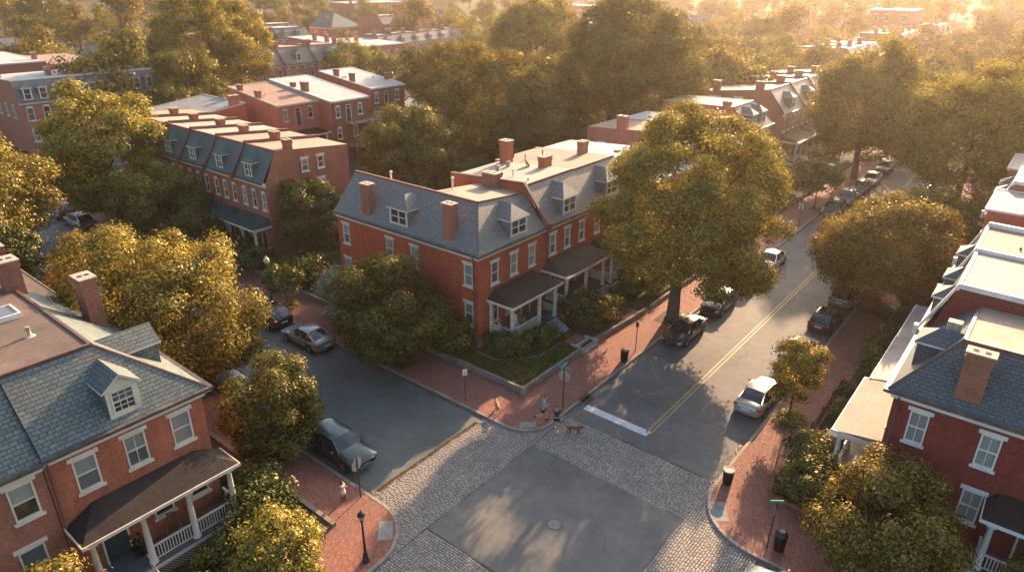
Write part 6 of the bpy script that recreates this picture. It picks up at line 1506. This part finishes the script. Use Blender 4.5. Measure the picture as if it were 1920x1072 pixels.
# porch furniture and yard things
def chair(name, x, y, z, rot, label, col, rocker=True, cush=None):
    t = empty(name, (x,y,z), R(rot)); tag(t, label, 'chair'); m_ = M[col] if isinstance(col,str) else col
    mb = MB(); mb.box((-.27,-.26,.38),(.27,.28,.43)); mb.build('seat', m_, t)
    mb = MB()
    for k in range(6): mb.poly([(-.25+.09*k,.26,.43),(-.19+.09*k,.26,.43),(-.19+.09*k,.46,1.15),(-.25+.09*k,.46,1.15)]); mb.poly([(-.25+.09*k,.275,.43),(-.25+.09*k,.475,1.15),(-.19+.09*k,.475,1.15),(-.19+.09*k,.275,.43)])
    mb.tube([(-.28,.46,1.17),(.28,.46,1.17)],[.035,.035],6); mb.build('backrest', m_, t)
    for sx in (-.27,.27):
        for sy in (-.22,.24):
            mb = MB(); mb.tube([(sx,sy,.03),(sx,sy,.66 if sy < 0 else .43)],[.022,.022],5); mb.build('leg', m_, t)
        mb = MB(); mb.tube([(sx,-.28,.66),(sx,.3,.66)],[.03,.03],5); mb.build('armrest', m_, t)
        if rocker: mb = MB(); mb.tube([(sx,-.42,.07),(sx,-.15,.02),(sx,.2,.02),(sx,.52,.09)],[.02]*4,5); mb.build('rocker', m_, t)
    if cush: mb = MB(); mb.box((-.25,-.24,.432),(.25,.26,.54)); mb.build('cushion', cush, t)
    return t
YEL = worn('cushion_yellow', (.62,.38,.09), .8, .15, 6); REDC = worn('cushion_red', (.30,.09,.06), .8, .2, 6); WICK = worn('wicker', (.27,.19,.10), .8, .3, 8)
chair('rocking_chair',-27.75,34.95,1.2,60,'tall white rocking chair in the middle of the corner porch','white')
chair('armchair',-28.1,36.1,1.2,100,'wicker armchair with a yellow cushion on the corner porch',WICK,False,YEL)
chair('rocking_chair',-27.9,33.95,1.2,150,'white chair with reddish cushion at the near end of the corner porch','white',True,REDC)
t = empty('table',(-28.6,34.0,1.2)); tag(t,'low slatted table in the near corner of the corner porch','table')
mb = MB()
for k in range(5): mb.box((-.4,-.3+.125*k,.42),(.4,-.2+.125*k,.45))
mb.build('tabletop', M['white'], t)
for sx in (-.35,.35):
    for sy in (-.25,.25): mb = MB(); mb.box((sx-.02,sy-.02,0),(sx+.02,sy+.02,.42)); mb.build('leg', M['white'], t)
def pot(x,y,z,label,col,s=1.0,plantmat='leaf'):
    t = empty('potted_plant',(x,y,z)); tag(t,label,'potted plant'); mb = MB(); mb.lathe((0,0,0),[(.12*s,0),(.18*s,.3*s),(.20*s,.32*s),(.15*s,.30*s)],12); mb.build('pot', col, t)
    C,Nn,ti,L = crown_pts(int(abs(x*10)),.26*s,.26*s,.55*s,420,6,.5,.05); link('foliage', leaf_mesh('foliage',C,Nn,.07*s,ti,M[plantmat],3), t)
TERR = worn('terracotta',(.40,.16,.08),.8,.2,6)
pot(-26.35,38.95,1.2,'clay pot with a plant at the top of the blue stairs',TERR,1.1)
pot(-27.5,7.6,1.2,'large dark plant pot in the shade by the door of the long dark porch',M['iron'],1.5,'leaf_deep')
chair('chair',-27.2,9.1,1.2,60,'brown wooden chair on the long dark porch of the near left house','door_wood',False)
chair('chair',-27.2,10.3,1.2,120,'second brown wooden chair on the long dark porch, nearer the end column','door_wood',False)
chair('chair',-29.0,103.4,1.0,90,'tiny pale chair on the first porch of the far row','white',False)
t = empty('table',(-3.9,34.6,1.0)); tag(t,'small square table with a bowl on the porch under the tan roof','table')
mb = MB(); mb.box((-.38,-.38,.70),(.38,.38,.74)); mb.build('tabletop', M['trim'], t); mb = MB(); mb.tube([(0,0,0),(0,0,.7)],[.05,.05],8); mb.lathe((0,0,0),[(.24,0),(.05,.06)],10); mb.build('pedestal', M['iron'], t)
mb = MB(); mb.lathe((-3.88,34.62,1.742),[(.05,0),(.10,.03),(.15,.10),(.13,.09),(.03,.03)],12); tag(mb.build('bowl', M['iron']),'dark bowl on the small square porch table','bowl')
for k,(x,y,z,a) in enumerate([(-5.8,38.3,.3,8),(-5.95,37.6,.3,-6)]):
    t = empty('crate',(x,y,z),R(a)); tag(t,['pale wooden crate by the iron fence, farther from the camera','pale wooden crate by the iron fence, nearer the white column'][k],'crate')
    mb = MB(); mb.box((-.35,-.3,0),(.35,.3,.5)); 
    for j in range(4): mb.box((-.37,-.32,.04+.12*j),(.37,.32,.11+.12*j))
    mb.build('crate_body', M['trim_dull'], t); mb = MB(); mb.box((-.39,-.34,.5),(.39,.34,.54)); mb.build('lid', M['trim_dull'], t)
mb = MB(); mb.tube([(0,0,0),(0,0,1.9)],[.03,.03],6); 
t = empty('garden_umbrella',(-79.3,31.6,.46)); tag(t,'grey-green garden parasol before the side-street row, by the big gold tree','parasol'); mb.build('pole', M['iron'], t); mb = MB(); mb.lathe((0,0,1.7),[(1.3,0),(.7,.25),(.03,.48)],8,0,False); mb.build('canopy', M['porch_green'], t)
# roof things
def dish(x,y,z,label):
    t = empty('satellite_dish',(x,y,z)); tag(t,label,'satellite dish'); mb = MB(); mb.tube([(0,0,0),(0,0,.5)],[.03,.03],6); mb.build('mast', M['iron'], t)
    mb = MB(); mb.lathe((0,0,0),[(.02,0),(.2,.03),(.36,.12)],14); o = mb.build('dish', M['lead'], t, (0,0,.55)); o.rotation_euler = (R(60),0,R(150))
dish(-35.2,45.6,9.98,'grey satellite dish at the foot of the rear roof chimney')
dish(-36.2,55.6,9.75,'dark aerial on the pale roof behind the brown flat roof')
for (x,y,z,lb) in [(-33.9,42.2,10.1,'white roof vent pipe beside the aerials on the cream flat roof'),(-34.6,41.6,10.1,'dark stub pipe on the cream flat roof')]:
    mb = MB(); mb.tube([(0,0,0),(0,0,.75 if 'white' in lb else .4)],[.07,.07],8); mb.lathe((0,0,.4 if 'dark' in lb else .7),[(.08,0),(.14,.05),(.10,.2)],8); tag(mb.build('vent_pipe', M['white' if 'white' in lb else 'iron'], None, (x,y,z)), lb, 'vent pipe')
mb = MB(); mb.box((-.5,-.12,0),(.5,.12,.16)); mb.lathe((-.3,0,.16),[(.09,0),(.12,.06)],8); tag(mb.build('roof_vent', M['membrane_white'], None, (-36.0,42.6,10.0), R(25)),'flat white roof vent near the left edge of the cream roof','roof vent')
mb = MB(); mb.box((-.35,-.2,.0),(.35,.2,.32)); mb.box((-.38,-.23,.32),(.38,.23,.37)); tag(mb.build('roof_hatch', M['membrane_white'], None, (2.7,36.6,9.98)),'white box vent on the tan flat roof of the near right house','roof vent')

# ------------------------------------------------------------------ people and dogs
SKIN = worn('skin', (.50,.28,.19), .6, .08, 12); HAIR = worn('hair', (.06,.03,.018), .7, .3, 20)
CL = {k: worn('cloth_'+k, c, .85, .12, 10) for k, c in dict(teal=(.03,.42,.50), black=(.02,.02,.025), navy=(.02,.035,.08), cream=(.70,.64,.55), white=(.75,.73,.70), darkgrey=(.04,.04,.045), brown=(.10,.05,.03)).items()}
def skin(name, V, E, Rd, mat, parent, sub=2, root=0):
    me = bpy.data.meshes.new(name); me.from_pydata(V, E, []); me.materials.append(mat); me.update()
    o = link(name, me, parent); m_ = o.modifiers.new('k','SKIN'); 
    for i, d_ in enumerate(me.skin_vertices[0].data): d_.radius = (Rd[i], Rd[i]) if not isinstance(Rd[i], tuple) else Rd[i]; d_.use_root = (i == root)
    m_.use_smooth_shade = True
    s = o.modifiers.new('s','SUBSURF'); s.levels = sub; s.render_levels = sub
    return o
def person(x, y, z, heading, s, J, label, top, bottom, hair=HAIR, longhair=False, dress=False, shoes='white', skinm=SKIN, legwear=None):
    """J: joints in body space, x forward, y left, z up; s scales to the figure's height"""
    t = empty('person', (x,y,z), R(heading)); tag(t, label, 'person'); t.scale = (s,s,s)
    names = list(J); ix = {n:i for i,n in enumerate(names)}
    rad = dict(pelvis=.125, waist=.105, chest=.14, neck=.052, head0=.07, head1=.098, head2=.085, shL=.062, shR=.062, elL=.043, elR=.043, wrL=.030, wrR=.030, hipL=.095, hipR=.095, knL=.062, knR=.062, caL=.056, caR=.056, anL=.038, anR=.038, toL=.030, toR=.030)
    E = [('pelvis','waist'),('waist','chest'),('chest','neck'),('neck','head0'),('head0','head1'),('head1','head2'),('chest','shL'),('shL','elL'),('elL','wrL'),('chest','shR'),('shR','elR'),('elR','wrR'),
         ('pelvis','hipL'),('hipL','knL'),('knL','caL'),('caL','anL'),('anL','toL'),('pelvis','hipR'),('hipR','knR'),('knR','caR'),('caR','anR'),('anR','toR')]
    body = skin('body', [J[n] for n in names], [(ix[a],ix[b]) for a,b in E], [rad[n] for n in names], skinm, t, 2, ix['pelvis'])
    # five fingers per hand
    for sd in 'LR':
        w = Vector(J['wr'+sd]); d = (w-Vector(J['el'+sd])).normalized(); a = d.orthogonal().normalized(); b = d.cross(a)
        V = [tuple(w), tuple(w+d*.07)]; Ed = [(0,1)]; Rr = [.028,.034]
        for k in range(4):
            o0 = len(V); r = w+d*.09+b*(-.027+.018*k); V += [tuple(r), tuple(r+d*(.035-.004*abs(k-1.5))+a*.008), tuple(r+d*.05+a*.028)]; Ed += [(1,o0),(o0,o0+1),(o0+1,o0+2)]; Rr += [.011,.009,.008]
        o0 = len(V); r = w+d*.035-b*.035; V += [tuple(r), tuple(r+d*.035-b*.018+a*.012)]; Ed += [(1,o0),(o0,o0+1)]; Rr += [.012,.009]
        skin('hand', V, Ed, Rr, skinm, t, 1)
    def lerp(a,b,k): return tuple(Vector(J[a]).lerp(Vector(J[b]),k))
    V = [J['pelvis'],J['waist'],J['chest'],lerp('chest','neck',.55),J['shL'],lerp('shL','elL',.5),J['shR'],lerp('shR','elR',.5)]
    if dress: V[0] = tuple(Vector(J['pelvis'])+Vector((0,0,-.38)))
    skin('dress' if dress else 'shirt', V, [(0,1),(1,2),(2,3),(2,4),(4,5),(2,6),(6,7)], [.25 if dress else .145,.135 if dress else .122,.158,.085,.08,.066,.08,.066], CL[top], t)
    if not dress:
        V = [J['pelvis'],lerp('pelvis','waist',.5),J['hipL'],lerp('hipL','knL',.62),J['hipR'],lerp('hipR','knR',.62)]
        skin('shorts', V, [(0,1),(0,2),(2,3),(0,4),(4,5)], [.15,.13,.12,.098,.12,.098], CL[bottom], t)
    if legwear:
        for sd in 'LR': skin('legging', [J['kn'+sd],J['ca'+sd],J['an'+sd]], [(0,1),(1,2)], [.07,.062,.045], CL[legwear], t)
    for sd in 'LR':
        a, b = Vector(J['an'+sd]), Vector(J['to'+sd]); d = (b-a); V = [tuple(a-d*.25+Vector((0,0,-.01))), tuple(a+d*.35+Vector((0,0,-.015))), tuple(b+d*.12)]
        skin('shoe', V, [(0,1),(1,2)], [.045,.052,.04], CL[shoes], t, 1)
    h0, h1, h2 = (Vector(J[k]) for k in ('head0','head1','head2'))
    V = [tuple(h1+Vector((-.045,0,.0))), tuple(h2+Vector((-.02,0,.03)))]; Ed = [(0,1)]; Rr = [.098,.095]
    if longhair: V += [tuple(h0+Vector((-.09,0,-.02))), tuple(h0+Vector((-.13,0,-.20)))]; Ed += [(0,2),(2,3)]; Rr += [.085,.05]
    skin('hair', V, Ed, Rr, hair, t, 2)
    mb = MB(); f = h1+Vector((.088,0,-.01)); mb.ell(tuple(f+Vector((.012,0,-.015))),(.018,.013,.022),6,4); mb.build('nose', skinm, t)
    mb = MB(); mb.ell(tuple(f+Vector((-.003,.034,.018))),(.010,.014,.008),6,4); mb.ell(tuple(f+Vector((-.003,-.034,.018))),(.010,.014,.008),6,4); mb.build('eye', CL['black'], t)
    mb = MB(); mb.ell(tuple(f+Vector((-.004,0,-.055))),(.010,.024,.006),6,4); mb.build('mouth', worn('lips',(.35,.12,.10),.6,.1,9) if 'lips' not in bpy.data.materials else bpy.data.materials['lips'], t)
    return t
RUN = dict(pelvis=(0,0,.93), waist=(.02,0,1.07), chest=(.06,0,1.30), neck=(.08,0,1.46), head0=(.10,0,1.53), head1=(.115,0,1.62), head2=(.10,0,1.69), shL=(.05,.19,1.40), shR=(.07,-.19,1.40), elL=(-.13,.25,1.17), elR=(.10,-.27,1.14), wrL=(.07,.22,1.06), wrR=(.30,-.18,1.25),
    hipL=(0,.10,.87), hipR=(.01,-.10,.87), knL=(.22,.10,.52), knR=(-.08,-.10,.48), caL=(.20,.10,.33), caR=(-.26,-.10,.40), anL=(.14,.10,.09), anR=(-.46,-.10,.42), toL=(.30,.10,.05), toR=(-.50,-.10,.27))
person(-20.45,28.55,.15,35,1.05,RUN,'runner in a bright teal top and black shorts with one foot kicked back','teal','black',shoes='black')
WALK = dict(RUN); WALK.update(pelvis=(0,0,.94), knL=(.12,.10,.50), caL=(.08,.10,.30), anL=(.02,.10,.08), toL=(.18,.10,.04), knR=(-.03,-.09,.50), caR=(-.16,-.09,.32), anR=(-.30,-.09,.14), toR=(-.22,-.09,.04), elL=(-.06,.28,1.13), wrL=(.13,.26,1.02), elR=(-.10,-.27,1.14), wrR=(.08,-.28,1.0))
person(-19.3,28.35,.06,-60,1.06,WALK,'runner in a dark top and navy shorts stepping onto the cobbles beside the brown dog','darkgrey','navy',shoes='white')
STAND = dict(RUN); STAND.update(pelvis=(0,0,.92), waist=(0,0,1.06), chest=(0,0,1.29), neck=(0,0,1.45), head0=(.01,0,1.52), head1=(.02,0,1.61), head2=(.0,0,1.68), shL=(0,.18,1.39), shR=(0,-.18,1.39), elL=(.06,.24,1.14), elR=(.08,-.24,1.16), wrL=(.26,.12,1.22), wrR=(.20,-.16,1.38),
    knL=(.06,.09,.49), caL=(.03,.09,.29), anL=(-.02,.09,.08), toL=(.12,.10,.04), knR=(-.02,-.09,.49), caR=(-.07,-.09,.30), anR=(-.12,-.09,.09), toR=(.02,-.10,.04), hipL=(0,.09,.86), hipR=(0,-.09,.86))
person(-24.3,16.35,.15,20,.72,STAND,'small long-haired figure in a pale dress near the back of the stop sign','cream','cream',longhair=True,dress=True,shoes='brown',legwear='brown')
SIT = dict(STAND); SIT.update(pelvis=(0,0,.52), waist=(-.02,0,.66), chest=(-.03,0,.90), neck=(-.02,0,1.06), head0=(0,0,1.13), head1=(.02,0,1.22), head2=(0,0,1.29), shL=(-.03,.18,1.0), shR=(-.03,-.18,1.0), elL=(.05,.22,.76), elR=(.05,-.22,.76), wrL=(.27,.14,.80), wrR=(.27,-.14,.80),
    hipL=(.02,.09,.50), hipR=(.02,-.09,.50), knL=(.44,.10,.50), knR=(.44,-.10,.50), caL=(.45,.10,.30), caR=(.45,-.10,.30), anL=(.44,.10,.09), anR=(.44,-.10,.09), toL=(.58,.10,.04), toR=(.58,-.10,.04))
chair('chair',-3.45,35.35,1.0,-60,'dark porch chair under the seated figure on the right porch','iron',False)
person(-3.45,35.35,1.0,-150,1.0,SIT,'dark-clothed person sitting at the small table on the right porch','black','black',shoes='black',legwear='black')
def dog(x, y, z, heading, s, label, mat, head_down=False):
    t = empty('dog', (x,y,z), R(heading)); tag(t, label, 'dog'); t.scale = (s,s,s)
    hz = .50 if head_down else .68
    V = [(-.30,0,.50),(0,0,.47),(.27,0,.50),(.42,0,.60 if not head_down else .54),(.52,0,hz),(.66,0,hz-.04),(-.42,0,.53),(-.58,0,.60),(-.70,0,.68)]; E = [(0,1),(1,2),(2,3),(3,4),(4,5),(0,6),(6,7),(7,8)]; Rr = [.115,.105,.14,.085,.075,.042,.06,.028,.018]
    for sy in (.085,-.085):
        k = .08 if sy > 0 else -.06; b = len(V)
        V += [(.27,sy,.36),(.27+k*.6,sy,.20),(.25+k*1.3,sy,.03),(.30+k*1.3,sy,.015)]; E += [(2,b),(b,b+1),(b+1,b+2),(b+2,b+3)]; Rr += [.062,.038,.028,.026]
        b = len(V); k = -k
        V += [(-.28,sy,.38),(-.24+k*.5,sy,.27),(-.36+k,sy,.16),(-.32+k,sy,.03),(-.27+k,sy,.015)]; E += [(0,b),(b,b+1),(b+1,b+2),(b+2,b+3),(b+3,b+4)]; Rr += [.085,.058,.030,.025,.026]
    skin('body', V, E, Rr, mat, t, 2, 1)
    mb = MB()
    for sy in (.055,-.055): mb.poly([(.49,sy*.7,hz+.05),(.53,sy*1.2,hz+.05),(.50,sy*1.7,hz-.05),(.47,sy*1.3,hz-.03)]); mb.poly([(.485,sy*.7,hz+.06),(.53,sy*1.2,hz+.06),(.495,sy*1.8,hz-.04)])
    mb.build('ear', mat, t)
    mb = MB(); mb.ell((.705,0,hz-.03),(.018,.02,.016),6,4); mb.build('nose', CL['black'], t)
dog(-18.3,28.75,.05,28,.92,'reddish-brown dog walking on the cobbles beside the runner',worn('fur_brown',(.20,.07,.035),.9,.3,12))
dog(-23.3,27.6,.14,-40,.95,'light tan dog with head lowered on the brick walk below the parking sign',worn('fur_tan',(.46,.27,.15),.9,.3,12),True)
# ------------------------------------------------------------------ air, light, camera
mb = MB(); mb.box((-905,-60,-1.2),(520,1160,40))
hz = N('haze'); v = hz.n('VolumePrincipled'); v.inputs['Color'].default_value = (1.0,.84,.72,1); v.inputs['Density'].default_value = HAZE; v.inputs['Anisotropy'].default_value = .68
hz.l(v.outputs[0], hz.out.inputs['Volume'])
tag(mb.build('haze', hz.mat), kind='stuff')

SUN_EL = R(19.4); SUN_AZ = math.atan2(-.195, .981)      # direction the light comes from, measured from +Y towards +X
sd = Vector((math.sin(SUN_AZ)*math.cos(SUN_EL), math.cos(SUN_AZ)*math.cos(SUN_EL), math.sin(SUN_EL)))
L = bpy.data.lights.new('sun', 'SUN'); L.energy = SUN_E; L.angle = R(.6); L.color = (1.0,.67,.41)
so = bpy.data.objects.new('sun', L); COL.objects.link(so); so.rotation_euler = sd.to_track_quat('Z','Y').to_euler(); so.location = (0,0,60)
w = bpy.data.worlds.new('World'); SC.world = w; w.use_nodes = True; nt = w.node_tree; nt.nodes.clear()
sk = nt.nodes.new('ShaderNodeTexSky'); sk.sky_type = 'NISHITA'; sk.sun_disc = False; sk.sun_elevation = SUN_EL; sk.sun_rotation = SUN_AZ; sk.dust_density = 4.0; sk.air_density = 1.0
bg = nt.nodes.new('ShaderNodeBackground'); bg.inputs['Strength'].default_value = SKY_E
ou = nt.nodes.new('ShaderNodeOutputWorld'); nt.links.new(sk.outputs[0], bg.inputs['Color']); nt.links.new(bg.outputs[0], ou.inputs['Surface'])

cam = bpy.data.cameras.new('camera'); cam.sensor_width = 36; cam.sensor_fit = 'HORIZONTAL'; cam.lens = 1284.49/1920*36; cam.clip_start = .2; cam.clip_end = 3000
co = bpy.data.objects.new('camera', cam); COL.objects.link(co); SC.camera = co
p, r_, yaw = R(24.21115727), R(.34016779), R(128.81174224)
fw = Vector((math.cos(yaw)*math.cos(p), math.sin(yaw)*math.cos(p), -math.sin(p))); rt = Vector((math.sin(yaw), -math.cos(yaw), 0)); up = rt.cross(fw)
rt2 = rt*math.cos(r_)+up*math.sin(r_); up2 = -rt*math.sin(r_)+up*math.cos(r_)
co.matrix_world = Matrix(((rt2.x,up2.x,-fw.x,0),(rt2.y,up2.y,-fw.y,0),(rt2.z,up2.z,-fw.z,25),(0,0,0,1)))

SC.render.engine = 'CYCLES'; cy = SC.cycles
cy.use_denoising = True; cy.max_bounces = 6; cy.diffuse_bounces = 3; cy.glossy_bounces = 2; cy.transmission_bounces = 3; cy.transparent_max_bounces = 4; cy.volume_bounces = 0
cy.use_adaptive_sampling = True; cy.adaptive_threshold = .02; cy.sample_clamp_indirect = 6
SC.view_settings.view_transform = 'Standard'; SC.view_settings.look = 'None'; SC.view_settings.gamma = 1; SC.view_settings.use_curve_mapping = False
SC.view_settings.exposure = EXPO
